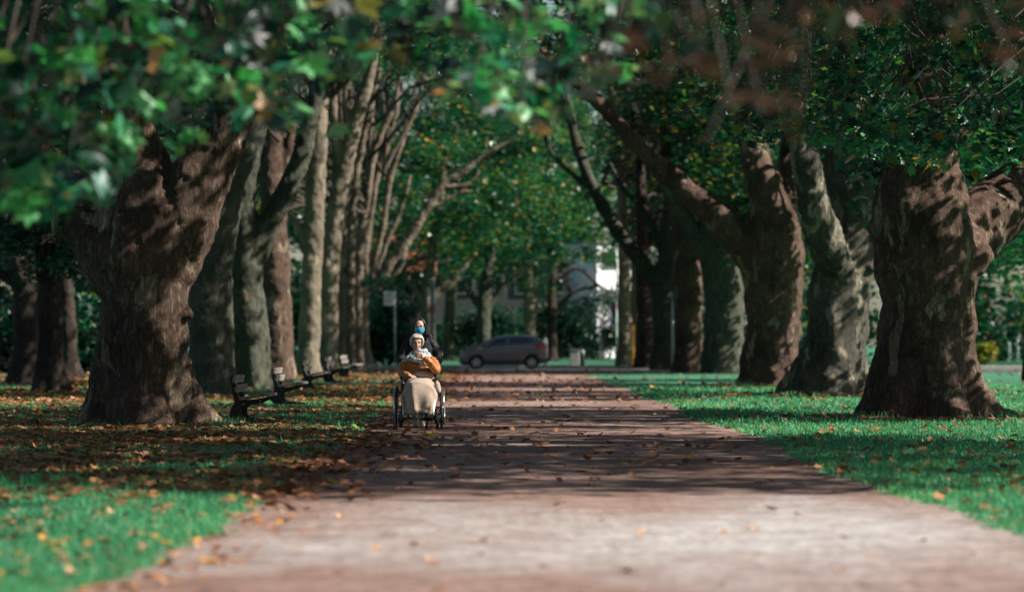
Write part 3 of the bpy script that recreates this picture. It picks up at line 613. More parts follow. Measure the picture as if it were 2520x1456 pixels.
overhang(OL, spec, 300, 0.10, M_LEAF_BRIGHT, 0.21, starts=[(x_, -0.3, 5.2 + 0.15 * x_) for x_ in (1, 3, 4.5, 6, 7.5, 9, 10.5, 12)], hi=0.9, r0=0.016, every=2)
p = crown_points(4.0, 23.0, 5.2, 8.6, 14.5, 190, 304, 0.0); crown(OL, p, 0.9, 70, 0.26, KITE, M_LEAF, 304, name='added_shade_canopy')  # crown piece added above the view to shade the hanging leaves
p = crown_points(-9.5, 30, 8, 8.5, 17, 130, 303, 0.1); crown(OL, p, 1.4, 80, 0.3, KITE, M_LEAF, 303, name='upper_crown')
# right hand overhanging tree: sharp leaves at 36-50 m, brown blurred ones nearer
OR = empty('plane_tree', (11.6, 41.0, 0), 'plane tree outside the right edge whose crisp leafy branches fill the upper right', 'tree', G_ROW_R)
mb = MB(); mb.tube([(0, 0, -0.2), (0, 0, 0.6), (0, 0, 2.5), (-0.2, 0, 4.5), (-0.4, 0.3, 8), (0, 0.5, 12)], [1.2, 0.9, 0.75, 0.8, 0.5, 0.2], 20)
mb.tube([(-0.2, 0, 4.4), (-2.5, 0, 6.0), (-5.5, 1, 7.0), (-8.5, 2, 7.6)], [0.4, 0.28, 0.18, 0.07], 12); o = mb.build('trunk', M_BARK_OLD_B, OR); remesh(o, 0.06, 2, SMD)
OUT_R = [(1480, 60), (1560, 130), (1620, 300), (1700, 380), (1760, 330), (1830, 385), (1900, 360), (1960, 330), (2050, 380), (2120, 440), (2280, 430), (2340, 400), (2400, 415), (2520, 440), (2600, 450)]
spec = []
for _ in range(1500):
    x = g.uniform(1480, 2660); lim = outline(x, OUT_R); y = g.uniform(-260, lim - 12)
    dens = 0.5
    if x < 1800: dens = 0.32
    if x < 1640: dens = 0.25
    if g.random() > dens: continue
    D_ = g.uniform(37, 53); rr = g.uniform(0.2, 0.42)
    if y + rr * FPX / D_ * 0.6 > lim + 8: continue
    spec.append((x, y, D_, rr, g.randint(10, 22)))
overhang(OR, spec, 310, 0.07, M_LEAF, 0.185, starts=[(-x_, 0.2 * x_ + g.uniform(-3, 6), 5.6 + 0.25 * x_) for x_ in (0.5, 1.5, 3, 4.5, 6, 7, 8.5)], lo=0.0, hi=0.86, r0=0.022, every=3)
overhang(OR, [(min(2400, g.gauss(2230, 100)), g.gauss(345, 42), g.uniform(39, 42), 0.25, 12) for _ in range(34)], 311, 0.06, M_LEAF_BRIGHT, 0.19, starts=[(-3, 1, 6.2)], lo=0.4, hi=0.9, r0=0.02, every=3, name='painted_lit_foliage')  # sunlight on this cluster is partly painted in with a brighter leaf tint
p = crown_points(12.0, 35.5, 10.0, 7.2, 18, 460, 313, 0.05); crown(OR, p, 1.4, 80, 0.3, KITE, M_LEAF, 313, name='upper_crown')
M_BROWNLEAF = leafmat('browning_leaf', [(0.0, (0.005, 0.03, 0.01)), (0.4, (0.015, 0.04, 0.01)), (0.7, (0.04, 0.016, 0.006)), (1.0, (0.085, 0.028, 0.008))], 0.15)
ON = empty('plane_tree', (9.2, 14.5, 0), 'tree outside the right edge with very blurred browning leaves hanging at upper right', 'tree', G_ROW_R)
mb = MB(); mb.tube([(0, 0, -0.2), (0, 0, 2.5), (-0.2, 0, 5), (-0.4, 0.3, 8)], [0.5, 0.4, 0.35, 0.1], 16); mb.tube([(-.2, 0, 4.4), (-2.5, 0, 5.0), (-5.5, 0, 5.0), (-8.5, 0, 4.6)], [0.2, 0.14, 0.09, 0.03], 10); mb.build('trunk', M_BARK_OLD_B, ON)
spec = []
for (x, y, n) in [(1640, 170, 2), (1700, 60, 3), (1760, 150, 2), (1860, 60, 2), (1880, 230, 3), (1930, 130, 3), (1960, 290, 2), (1830, 260, 2), (2060, 60, 2), (2200, 30, 2), (2400, 40, 3), (2480, 100, 3), (1540, 90, 2), (1990, 20, 2), (2300, -30, 3), (1750, 330, 1), (1480, 140, 2), (2500, 0, 3)]:
    for _ in range(n): spec.append((x + g.gauss(0, 25), y + g.gauss(0, 18), g.uniform(12.5, 15.5), 0.09, 3))
overhang(ON, spec, 320, 0.5, M_BROWNLEAF, 0.14, starts=[(-x_, 0, 4.9) for x_ in (2, 4, 6, 8)], lo=0.2, hi=1.0, r0=0.004)

FT = [o for o in C.objects if o.get('label', '').startswith('black upright trunk')][0]
spec = []
for _ in range(60):
    x = g.uniform(-20, 200); y = g.uniform(525, 690 - 0.0016 * (x - 110) ** 2 - (40 if x < 60 else 0)); spec.append((x, y, g.uniform(80, 86), 0.36, 26))
overhang(FT, spec, 330, 0.05, M_LEAF_DARK, 0.2, STAR, starts=[(-1.0, 0, 4.2), (0.4, 0, 3.6)], lo=0, hi=0.9, r0=0.02, name='hanging_foliage')
LT = [o for o in C.objects if o.get('label', '').startswith('tree with one long limb')][0]
spec = [(g.uniform(860, 960), g.gauss(695, 9), g.uniform(140, 150), 0.4, 26) for _ in range(9)]
T5 = [o for o in C.objects if o.get('label', '').startswith('thin knobbly trunk')][0]
overhang(T5, spec, 331, 0.2, M_LEAF_BRIGHT, 0.22, STAR, starts=[(0.2, 0, 4.2)], lo=0.3, hi=0.9, r0=0.02, name='low_foliage')

# ---------------------------------------------------------------- far vegetation
def mass(name, centers, rads, per, size, m, seed, label=None, cat=None, kind=None, group=None, warm=0.03, lo=0.0, hi=0.8, flat=0.8, stems=None, template=KITE, base=None):
    pos, idx = clumps(centers, rads, per, seed, flat); c = np.array(centers).mean(0)
    if base is None: base = (c[0], c[1], 0)
    pos = pos[pos[:, 2] > 0.05] - np.array(base); idx = idx[:len(pos)]
    if kind == 'stuff':
        me = leaf_field(name, pos, size, template, tints(idx, len(centers), seed, warm, lo, hi), 0.9, seed)
        o = link(name, me, None, [m]); o.location = base; tag(o, label, cat, group, kind); return o
    t = empty(name, base, label, cat, group)
    me = leaf_field('foliage', pos, size, template, tints(idx, len(centers), seed, warm, lo, hi), 0.9, seed); link('foliage', me, t, [m])
    mb = MB()
    for k_ in range(5):
        a = k_ * 1.3; mb.tube([(0.15 * math.cos(a), 0.15 * math.sin(a), -0.05), (0.5 * math.cos(a), 0.5 * math.sin(a), 0.7), (0.9 * math.cos(a), 0.9 * math.sin(a), 1.5)], [0.05, 0.035, 0.01], 6)
    mb.build('stems', M_BARK_DARK, t); return t
gn = np.random.default_rng(5)
def wood(name, x0, x1, y0, y1, n, seed, m, label, z1=22, z0=1.0, per=70, size=0.55):
    g_ = np.random.default_rng(seed); cs = []; rs = []
    for _ in range(n):
        x, y = g_.uniform(x0, x1), g_.uniform(y0, y1); h = g_.uniform(0.6, 1.0) * z1; R_ = g_.uniform(3, 5.5)
        for _ in range(13):
            a = g_.uniform(0, 6.28); q = g_.uniform(0, 1) ** 0.5 * R_; zz = g_.uniform(z0, h)
            cs.append((x + q * math.cos(a), y + q * math.sin(a), zz)); rs.append(g_.uniform(1.2, 2.6))
    return mass(name, cs, rs, per, size, m, seed, label, 'woods', 'stuff', None, 0.05, base=(0, 0, 0))
wood('distant_wood', -75, -12, 175, 260, 60, 401, M_LEAF, 'dim green wood behind the left row of trunks')
wood('distant_wood', -60, 70, 300, 360, 80, 402, M_LEAF, 'tall trees closing the view behind the buildings', z1=34, size=0.75, z0=1.5)
wood('distant_wood', 12, 60, 190, 260, 42, 403, M_LEAF, 'dim green wood behind the right row of trunks', z0=0.8)
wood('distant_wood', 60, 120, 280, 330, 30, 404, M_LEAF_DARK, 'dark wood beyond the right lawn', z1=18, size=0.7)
wood('distant_wood', -48, -16, 138, 170, 22, 405, M_LEAF_BRIGHT, 'green thicket behind the black trunks at the left edge', z1=9, z0=0.5, size=0.4)
def bush(vx0, vx1, vyt, D_, seed, label, m=M_LEAF, n=40, r=1.0, per=60, size=0.3, group='shrubs beyond the road', hi=0.7, warm=0.02):
    g_ = np.random.default_rng(seed); a, b_ = W(vx0, vyt, D_), W(vx1, vyt, D_); cs = []
    for _ in range(n):
        x = g_.uniform(a.x, b_.x); u = (x - a.x) / (b_.x - a.x); zt = a.z * (0.55 + 0.45 * math.sin(math.pi * u) ** 0.5)
        cs.append((x, D_ + g_.uniform(-1.5, 1.5), g_.uniform(0.3, max(0.5, zt - r * 0.5))))
    return mass('shrub', cs, np.full(n, r), per, size, m, seed, label, 'shrub', None, group, warm, hi=hi, base=((a.x + b_.x) / 2, D_, 0))
bush(905, 1000, 700, 186, 501, 'drooping green shrub behind the white sign', M_LEAF_BRIGHT, 60, 0.8)
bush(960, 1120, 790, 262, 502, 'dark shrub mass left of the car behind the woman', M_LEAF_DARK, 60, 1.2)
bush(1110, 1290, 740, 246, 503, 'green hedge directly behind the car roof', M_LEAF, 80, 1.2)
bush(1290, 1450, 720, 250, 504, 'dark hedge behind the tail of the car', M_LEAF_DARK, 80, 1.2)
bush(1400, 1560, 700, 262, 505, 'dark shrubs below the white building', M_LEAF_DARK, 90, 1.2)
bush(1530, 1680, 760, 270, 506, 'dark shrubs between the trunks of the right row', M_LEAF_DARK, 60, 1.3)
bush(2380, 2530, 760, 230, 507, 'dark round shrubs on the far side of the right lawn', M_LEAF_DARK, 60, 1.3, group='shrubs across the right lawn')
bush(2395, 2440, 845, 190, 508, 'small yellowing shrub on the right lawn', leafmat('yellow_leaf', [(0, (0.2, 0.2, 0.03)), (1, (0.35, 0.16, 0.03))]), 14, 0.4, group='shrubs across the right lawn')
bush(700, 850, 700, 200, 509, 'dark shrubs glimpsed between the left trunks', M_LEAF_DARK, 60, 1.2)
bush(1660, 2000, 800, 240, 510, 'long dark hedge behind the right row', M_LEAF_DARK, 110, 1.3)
bush(-20, 110, 720, 136, 511, 'leafy green shrub behind the leftmost black trunk', M_LEAF_BRIGHT, 60, 0.8, group='shrubs left of the row')
bush(180, 250, 730, 136, 512, 'leafy green shrub right of the narrow dark trunk', M_LEAF_BRIGHT, 40, 0.7, group='shrubs left of the row')

# ---------------------------------------------------------------- buildings beyond the road
def building(name, label, x0, x1, y, dep, h, wallm, roof=None, storeys=3, ncol=6, cat='building', rz=0):
    root = empty(name, ((x0 + x1) / 2, y, 0), label, cat, None, rz); w = x1 - x0
    mb = MB(); mb.box((0, dep / 2, h / 2 - 0.2), (w, dep, h + 0.4)); mb.build('wall', wallm, root)
    if roof:
        mb = MB(); e = 0.5
        mb.poly([(-w / 2 - e, -e, h), (-w / 2 - e, dep / 2, h + 3.2), (-w / 2 - e, dep + e, h)], (w + 2 * e, 0, 0)); mb.build('roof', roof, root)
    else:
        mb = MB(); mb.box((0, dep / 2, h + 0.12), (w + 0.5, dep + 0.5, 0.24)); mb.build('roof', M_ROOFEDGE, root)
    sh = h / storeys; cw = w / ncol
    for i in range(storeys):
        for j in range(ncol):
            x = -w / 2 + cw * (j + 0.5); z = sh * (i + 0.55)
            f = MB()
            for (dx, dz, sx, sz) in ((0, 0.72, 1.5, 0.09), (0, -0.72, 1.5, 0.09), (-0.7, 0, 0.09, 1.35), (0.7, 0, 0.09, 1.35), (0, 0, 0.06, 1.35)): f.box((x + dx, -0.04, z + dz), (sx, 0.1, sz))
            fo = f.build('window', M_WINF, root)
            p_ = MB(); p_.box((x, -0.015, z), (1.32, 0.03, 1.36)); p_.build('pane', M_PANE, fo)
    return root
M_ROOFEDGE = simple('roof_edge', (0.12, 0.12, 0.12), 0.7); M_WINF = simple('window_frame', (0.2, 0.2, 0.2), 0.6)
M_PANE = simple('window_pane', (0.02, 0.025, 0.03), 0.12, spec=0.6)
M_WALLG = simple('grey_render', (0.075, 0.075, 0.08), 0.9, scale=1.5); M_WALLW = simple('white_render', (0.78, 0.77, 0.78), 0.85, scale=1.5, var=0.05)
M_TILE = simple('red_tiles', (0.36, 0.12, 0.07), 0.8, scale=5)
building('apartment_building', 'low grey building behind the trees beyond the road', -11.5, 5.2, 272, 12, 7.6, M_WALLG, None, 2, 7)
building('white_building', 'sunlit white building glimpsed through leaves right of the car', 6.6, 17.0, 286, 12, 9.5, M_WALLW, None, 3, 4, rz=R(38))
building('house', 'house with a red tiled roof glimpsed above the woman in black', -9.8, -5.6, 250, 8, 6.4, M_WALLG, M_TILE, 2, 2)

# ---------------------------------------------------------------- street furniture
M_STEEL = simple('galvanised_steel', (0.42, 0.43, 0.45), 0.45, 0.8); M_POSTG = simple('pale_green_paint', (0.36, 0.46, 0.38), 0.5)
M_WHITE = simple('white_sign_face', (0.75, 0.76, 0.76), 0.5, var=0.03); M_YEL = simple('yellow_paint', (0.62, 0.33, 0.03), 0.5); M_RED = simple('red_sign_face', (0.7, 0.03, 0.05), 0.4); M_BLUE = simple('blue_sign_face', (0.02, 0.07, 0.42), 0.4)
M_GREYLINE = simple('grey_lettering', (0.32, 0.33, 0.34), 0.6); M_CONC = simple('concrete', (0.33, 0.32, 0.30), 0.85)
def gpos(vx, D_): p_ = W(vx, VY, D_); return Vector((p_.x, D_, 0))
s1 = empty('info_sign', gpos(972, 178), 'white rectangular sign on a thin steel post left of the woman in black', 'sign')
h_ = (VY - 716) / FPX * 178 + CAMH
MB().tube([(0, 0, -0.1), (0, 0, h_)], 0.045, 10).build('post', M_STEEL, s1)
bd = MB().box((-0.28, -0.07, h_ - 0.38), (0.62, 0.03, 0.74), bev=0.01).build('sign_board', M_WHITE, s1)
mb = MB()
for k_, (dz, w_) in enumerate([(0.10, 0.34), (0.17, 0.40), (0.38, 0.46), (0.46, 0.42), (0.53, 0.36), (0.62, 0.44)]): mb.box((-0.29, -0.088, h_ - 0.05 - dz), (w_, 0.004, 0.03))
mb.build('lettering', M_GREYLINE, bd)
s2 = empty('green_post', gpos(1655, 149), 'tall thin pale green post in front of the dark trunks at right', 'post')
MB().tube([(0, 0, -0.1), (0, 0, (VY - 718) / FPX * 149 + CAMH)], 0.055, 12).build('pole', M_POSTG, s2)
MB().ball((0, 0, (VY - 718) / FPX * 149 + CAMH), 0.06, 10, (1, 1, 0.5)).build('cap', M_POSTG, s2)
s3 = empty('yellow_post', gpos(1558, 172), 'yellow marker post at the foot of the pale far trunk', 'post')
MB().tube([(0, 0, -0.1), (0, 0, 1.9), (0, 0, 1.95)], [0.07, 0.07, 0.05], 12).build('pole', M_YEL, s3)
MB().box((0, 0, 2.03), (0.17, 0.17, 0.26), bev=0.03).build('cap', M_YEL, s3)
s4 = empty('street_lamp', gpos(1517, 180.2), 'slim tall grey lamp pole rising beside the round red sign', 'lamp')
MB().tube([(0, 0, -0.1), (0, 0, 1.2), (0, 0, 6.2)], [0.09, 0.06, 0.045], 12).build('pole', M_POSTG, s4)
MB().box((-0.35, 0, 6.22), (0.8, 0.2, 0.1), bev=0.03).build('lamp_head', M_STEEL, s4)
s5 = empty('no_stopping_sign', gpos(1519, 181), 'round red and blue sign above a blue plate, half hidden by the pale trunk', 'sign')
MB().tube([(0, 0.05, -0.1), (0, 0.05, 3.4)], 0.03, 8).build('post', M_STEEL, s5)
z_ = (VY - 755) / FPX * 181 + CAMH
rd = MB().cyl((-0.02, 0, z_), (-0.02, -0.02, z_), 0.30, 24).build('round_plate', M_RED, s5)
MB().cyl((-0.02, -0.021, z_), (-0.02, -0.026, z_), 0.215, 24).build('blue_disc', M_BLUE, rd)
MB().box((-0.02, -0.03, z_), (0.46, 0.006, 0.055), Vector((0, 0, 0)).to_track_quat('Z', 'Y').to_euler() if False else __import__('mathutils').Euler((0, R(45), 0))).build('red_bar', M_RED, rd)
zb = (VY - 785) / FPX * 181 + CAMH
bp = MB().box((-0.10, 0, zb), (0.46, 0.02, 0.5), bev=0.004).build('blue_plate', M_BLUE, s5)
mb = MB().ring((-0.10, -0.014, zb), (0, 1, 0), 0.12, 0.02, 20, 6); mb.build('emblem', M_WHITE, bp)
MB().box((-0.10, 0, zb - 0.46), (0.46, 0.02, 0.34), bev=0.004).build('grey_plate', M_GREYLINE, s5)
s6 = empty('utility_box', gpos(1424, 181), 'small grey utility box with a short pale bollard right of the car', 'utility box')
MB().box((-0.22, 0, 0.42), (0.5, 0.4, 0.86), bev=0.03).build('cabinet', M_CONC, s6)
MB().box((-0.22, 0, 0.87), (0.56, 0.46, 0.06), bev=0.01).build('lid', M_STEEL, s6)
s6b = empty('bollard', gpos(1433, 180), 'short pale stone bollard beside the grey utility box', 'bollard')
MB().tube([(0, 0, -.05), (0, 0, .75), (0, 0, .85), (0, 0, .88)], [.13, .12, .09, .03], 14).build('shaft', M_CONC, s6b)
s7 = empty('bollard', gpos(1342, 171), 'added white post with a grey band, standing for highlights on the tail of the car', 'bollard')  # post added to stand for bright highlights on the car's tailgate
MB().tube([(0, 0, -.05), (0, 0, 1.2), (0, 0, 1.42), (0, 0, 1.52)], [.12, .115, .115, .03], 14).build('shaft', M_WHITE, s7)
MB().ring((0, 0, 1.02), (0, 0, 1), .086, .012, 16, 6).build('band', M_GREYLINE, s7)
s8 = empty('park_bench', gpos(2407, 192), 'far yellow bench on the right lawn beyond the path', 'bench')
mb = MB()
for z in (0.45, 0.7, 0.9): mb.box((0, 0.2 if z > 0.5 else 0, z), (1.7, 0.06 if z > 0.5 else 0.45, 0.1), bev=0.01)
mb.build('slats', M_YEL, s8)
for x in (-0.7, 0.7): MB().box((x, 0.05, 0.42), (0.07, 0.45, 0.86), bev=0.01).build('leg', M_STEEL, s8)
for vx_, lab in ((2484, 'left of two thin white posts far across the right lawn'), (2505, 'right of two thin white posts far across the right lawn')):
    q = empty('lawn_post', gpos(vx_, 225), lab, 'post', 'white posts across the lawn')
    MB().tube([(0, 0, -.1), (0, 0, 3.0)], 0.07, 8).build('pole', M_WHITE, q); MB().ball((0, 0, 3.02), .09, 8).build('cap', M_WHITE, q)
s9 = empty('grey_post', gpos(1064, 190), 'tall blue grey post in front of the forked tree behind the woman in black', 'post')
MB().tube([(0, 0, -.1), (0, 0, (VY - 690) / FPX * 190 + CAMH)], 0.13, 14).build('pole', simple('blue_grey_paint', (0.16, 0.22, 0.23), 0.6, var=0.3, scale=3), s9)
MB().box((0, -0.14, 3.1), (0.3, 0.03, 0.5), bev=0.01).build('notice', simple('orange_notice', (0.4, 0.14, 0.04), .6), s9)

# ---------------------------------------------------------------- park benches
M_CAST = simple('black_cast_iron', (0.012, 0.012, 0.013), 0.5, 0.3, spec=0.5)
m, nt, b = mat('weathered_slat'); co = coords(nt, (6, 0.5, 6)); t_ = tex(nt, co, 5, 6, 0.7); r_ = ramp(nt, [(0.35, (0.11, 0.095, 0.08)), (0.65, (0.30, 0.27, 0.235))])
nt.links.new(t_.outputs[0], r_.inputs[0]); nt.links.new(r_.outputs[0], b.inputs['Base Color']); b.inputs['Roughness'].default_value = 0.75; bump(nt, b, t_.outputs[0], 0.5, 0.01); M_SLAT = m
def bench():
    root = empty('park_bench', (0, 0, 0))
    # side profile, x towards the path
    outer = [(0.00, 0.70), (-0.01, 0.66), (0.02, 0.50), (0.055, 0.34), (0.06, 0.285), (0.02, 0.24), (-0.01, 0.17), (-0.005, 0.09), (0.03, 0.03), (0.09, 0.0), (0.66, 0.0), (0.67, 0.012), (0.40, 0.03), (0.22, 0.055), (0.17, 0.10), (0.155, 0.16), (0.17, 0.21), (0.24, 0.245), (0.40, 0.275), (0.52, 0.325), (0.56, 0.325), (0.60, 0.36), (0.60, 0.385), (0.50, 0.375), (0.34, 0.335), (0.17, 0.32), (0.135, 0.34), (0.09, 0.52), (0.055, 0.70)]
    for y in (-0.62, 0.58):
        MB().poly([(x, y, z) for x, z in outer], (0, 0.055, 0)).build('leg', M_CAST, root)
    E = __import__('mathutils').Euler
    for (x, z, w, th, a) in ((0.075, 0.655, 0.115, 0.042, -80), (0.115, 0.515, 0.115, 0.042, -76)):
        MB().box((x, 0, z), (w, 1.75, th), E((0, R(a), 0)), 0.006).build('back_slat', M_SLAT, root)
    for (x, z, a) in ((0.21, 0.365, -3), (0.325, 0.385, -9), (0.44, 0.408, -14), (0.56, 0.415, 6)):
        MB().box((x, 0, z), (0.105, 1.75, 0.042), E((0, R(a), 0)), 0.006).build('seat_slat', M_SLAT, root)
    mb = MB()
    for y in (-0.65,):
        for (x, z) in ((0.03, 0.645), (0.06, 0.51), (0.20, 0.28), (0.45, 0.325)): mb.ball((x, y + 0.03, z), 0.012, 8, (1, 0.5, 1))
    mb.build('bolts', M_STEEL, root)
    return root
def copy_tree(o, parent=None):
    c = o.copy(); C.objects.link(c); c.parent = parent
    for ch in list(o.children): copy_tree(ch, c)
    return c
bp0 = bench()
BN = [(563, 1046, 1.0, 'weathered slatted bench nearest the camera, beside the massive brown trunk'), (665, 1000, 1.0, 'second slatted bench from the camera on the left lawn'), (739, 962, 1.05, 'third slatted bench from the camera, in the middle of the bench row'), (794, 944, 1.08, 'fourth slatted bench, before the last one of the bench row'), (833, 932, 1.08, 'farthest slatted bench at the end of the bench row')]
for i, (vx_, vy_, sc_, lab) in enumerate(BN):
    o = bp0 if i == 0 else copy_tree(bp0)
    D_ = GD(vy_); o.location = ((vx_ + 4 - VX) / FPX * D_, D_ + 0.65, 0.045); o.rotation_euler = (0, 0, R(-1.0 * i)); o.scale = (sc_,) * 3
    tag(o, lab, 'bench', 'benches along the left side of the path')

# ---------------------------------------------------------------- the parked car, seen from its left side, nose to the left
Eu = __import__('mathutils').Euler
m, nt, b = mat('brown_grey_paint'); co = coords(nt); t_ = tex(nt, co, 3, 3); r_ = ramp(nt, [(0.3, (0.20, 0.165, 0.185)), (0.7, (0.23, 0.19, 0.21))])
nt.links.new(t_.outputs[0], r_.inputs[0]); nt.links.new(r_.outputs[0], b.inputs['Base Color']); b.inputs['Metallic'].default_value = 0.3; b.inputs['Roughness'].default_value = 0.3; b.inputs['Coat Weight'].default_value = 0.8; b.inputs['Coat Roughness'].default_value = 0.05
M_PAINT = m
M_GLASS = simple('car_glass', (0.012, 0.016, 0.02), 0.04, spec=0.8, var=0.05); M_PLAST = simple('black_plastic', (0.02, 0.02, 0.021), 0.6); M_TYRE = simple('tyre_rubber', (0.018, 0.018, 0.018), 0.85)
M_ALLOY = simple('alloy', (0.55, 0.56, 0.58), 0.35, 0.7); M_TAIL = simple('red_lens', (0.65, 0.01, 0.03), 0.15, spec=0.7); M_LENS = simple('clear_lens', (0.55, 0.6, 0.6), 0.12, spec=0.8); M_AMB = simple('amber_lens', (0.7, 0.2, 0.02), 0.3)
def ip(tab, x):
    if x <= tab[0][0]: return tab[0][1]
    for (a, p), (c_, q) in zip(tab, tab[1:]):
        if x <= c_:
            t = (x - a) / (c_ - a); t2 = t * t * (3 - 2 * t); return p + (q - p) * (0.5 * t + 0.5 * t2)
    return tab[-1][1]
BELT = [(-2.08, 0.66), (-1.95, 0.80), (-1.6, 0.93), (-1.25, 1.02), (-0.9, 1.04), (0, 1.09), (1.0, 1.16), (1.6, 1.20), (2.0, 1.16), (2.10, 1.0)]
ROOF = [(-2.08, 0.67), (-1.95, 0.84), (-1.6, 0.98), (-1.25, 1.09), (-0.75, 1.33), (-0.35, 1.50), (0.1, 1.575), (0.7, 1.60), (1.25, 1.57), (1.55, 1.50), (1.8, 1.32), (2.0, 1.17), (2.10, 1.01)]
WID = [(-2.08, 0.52), (-1.98, 0.70), (-1.7, 0.83), (-1.2, 0.88), (0, 0.89), (1.2, 0.88), (1.7, 0.85), (2.0, 0.76), (2.1, 0.66)]
BOT = [(-2.08, 0.30), (-1.9, 0.20), (-1.5, 0.20), (1.5, 0.20), (1.85, 0.28), (2.1, 0.36)]
def sect(x):
    zb, zl, zr, w = ip(BOT, x), ip(BELT, x), ip(ROOF, x), ip(WID, x); gh = min(1, max(0, (zr - zl) / 0.45)); wr = w * (1 - 0.22 * gh) * (0.97)
    return [(w * 0.80, zb), (w * 0.95, zb + 0.05), (w * 0.985, zb + (zl - zb) * 0.35), (w, zb + (zl - zb) * 0.62), (w * 0.985, zl - 0.09), (w * 0.94, zl), (w * 0.94 + (wr - w * 0.94) * 0.55, zl + (zr - zl) * 0.6), (wr * 0.97, zr - 0.035 * gh - 0.004), (wr * 0.75, zr + 0.01 * gh), (0, zr + 0.03 * gh + 0.01)]
CX0 = (1239 - VX) / FPX * 160; carD = 160.6
car = empty('parked_car', (CX0, carD, 0.01), 'brown grey hatchback parked across the end of the path, nose to the left', 'car')
xs = list(np.linspace(-2.08, 2.10, 60)); V = []; F = []
for x in xs:
    h = sect(x); full = [(-y, z) for y, z in h] + [(y, z) for y, z in h[-2::-1]]
    V += [(x, y, z) for y, z in full]
kk = len(full)
for i in range(len(xs) - 1):
    for j in range(kk - 1): F.append((i * kk + j, (i + 1) * kk + j, (i + 1) * kk + j + 1, i * kk + j + 1))
    F.append((i * kk + kk - 1, (i + 1) * kk + kk - 1, (i + 1) * kk, i * kk))
F.append(tuple(range(kk))); F.append(tuple((len(xs) - 1) * kk + j for j in range(kk - 1, -1, -1)))
me = bpy.data.meshes.new('body'); me.from_pydata(V, [], F); me.update()
me.polygons.foreach_set('use_smooth', [True] * len(F))
body = link('body', me, None, [M_PAINT])
cutb = MB()
for wx in (-1.27, 1.32): cutb.cyl((wx, -1.2, 0.32), (wx, -0.55, 0.32), 0.365, 32); cutb.cyl((wx, 0.55, 0.32), (wx, 1.2, 0.32), 0.365, 32)
cut = cutb.build('cutter', M_PLAST)
bm_ = body.modifiers.new('b', 'BOOLEAN'); bm_.operation = 'DIFFERENCE'; bm_.object = cut; bm_.solver = 'EXACT'
bpy.context.view_layer.update(); dg = bpy.context.evaluated_depsgraph_get()
me2 = bpy.data.meshes.new_from_object(body.evaluated_get(dg)); body.modifiers.clear(); body.data = me2; me2.name = 'body'
bpy.data.objects.remove(cut); body.parent = car
def side_y(x, t):   # half width of the greenhouse at height fraction t between belt and roof
    s_ = sect(x); a, b_, c_ = s_[5], s_[6], s_[7]
    zz = a[1] + (c_[1] - a[1]) * t
    if zz < b_[1]: u = (zz - a[1]) / (b_[1] - a[1]); return a[0] + (b_[0] - a[0]) * u, zz
    u = (zz - b_[1]) / max(1e-5, c_[1] - b_[1]); return b_[0] + (c_[0] - b_[0]) * u, zz
def pane(name, x0, x1, t0f, t1f, sgn, parent=car, m_=None):
    V = []; F = []; n = 16
    for i in range(n + 1):
        x = x0 + (x1 - x0) * i / n
        for j in range(5):
            t = t0f(i / n) + (t1f(i / n) - t0f(i / n)) * j / 4
            y, z = side_y(x, t); V.append((x, sgn * (y + 0.006), z))
    for i in range(n):
        for j in range(4): F.append((i * 5 + j, (i + 1) * 5 + j, (i + 1) * 5 + j + 1, i * 5 + j + 1))
    return link(name, npmesh(name, V, F, True), parent, [m_ or M_GLASS])
for sgn in (-1, 1):
    pane('front_window', -0.78, 0.16, lambda u: 0.10, lambda u: min(0.88, 0.25 + 1.3 * u), sgn)
    pane('rear_window', 0.24, 1.38, lambda u: 0.10 + 0.5 * max(0, u - 0.7), lambda u: 0.88 - 0.9 * max(0, u - 0.75), sgn)
    pane('quarter_window', -1.12, -0.84, lambda u: 0.12, lambda u: 0.2 + 0.55 * u, sgn)
V = []; F = []   # windscreen and tailgate glass
def screen(name, xa, xb):
    V = []; F = []; n = 8
    for i in range(n + 1):
        x = xa + (xb - xa) * i / n; s_ = sect(x)
        pts = [(-s_[7][0] * 0.93, s_[7][1]), (-s_[8][0], s_[8][1]), (0, s_[9][1]), (s_[8][0], s_[8][1]), (s_[7][0] * 0.93, s_[7][1])]
        V += [(x, y, z + 0.008) for y, z in pts]
    for i in range(n):
        for j in range(4): F.append((i * 5 + j, (i + 1) * 5 + j, (i + 1) * 5 + j + 1, i * 5 + j + 1))
    link(name, npmesh(name, V, F, True), car, [M_GLASS])
screen('windscreen', -1.22, -0.38); screen('tailgate_window', 1.58, 1.94)
def patch(name, pts, m_, sgn, parent=car, off=0.008):
    vs = []
    for (x, z) in pts:
        s_ = sect(x); yy = s_[3][0]
        for (a, b_) in zip(s_, s_[1:]):
            if min(a[1], b_[1]) <= z <= max(a[1], b_[1]): yy = a[0] + (b_[0] - a[0]) * (z - a[1]) / (b_[1] - a[1] + 1e-9)
        vs.append((x, sgn * yy, z))
    return MB().poly(vs, (0, sgn * off, 0)).build(name, m_, parent)
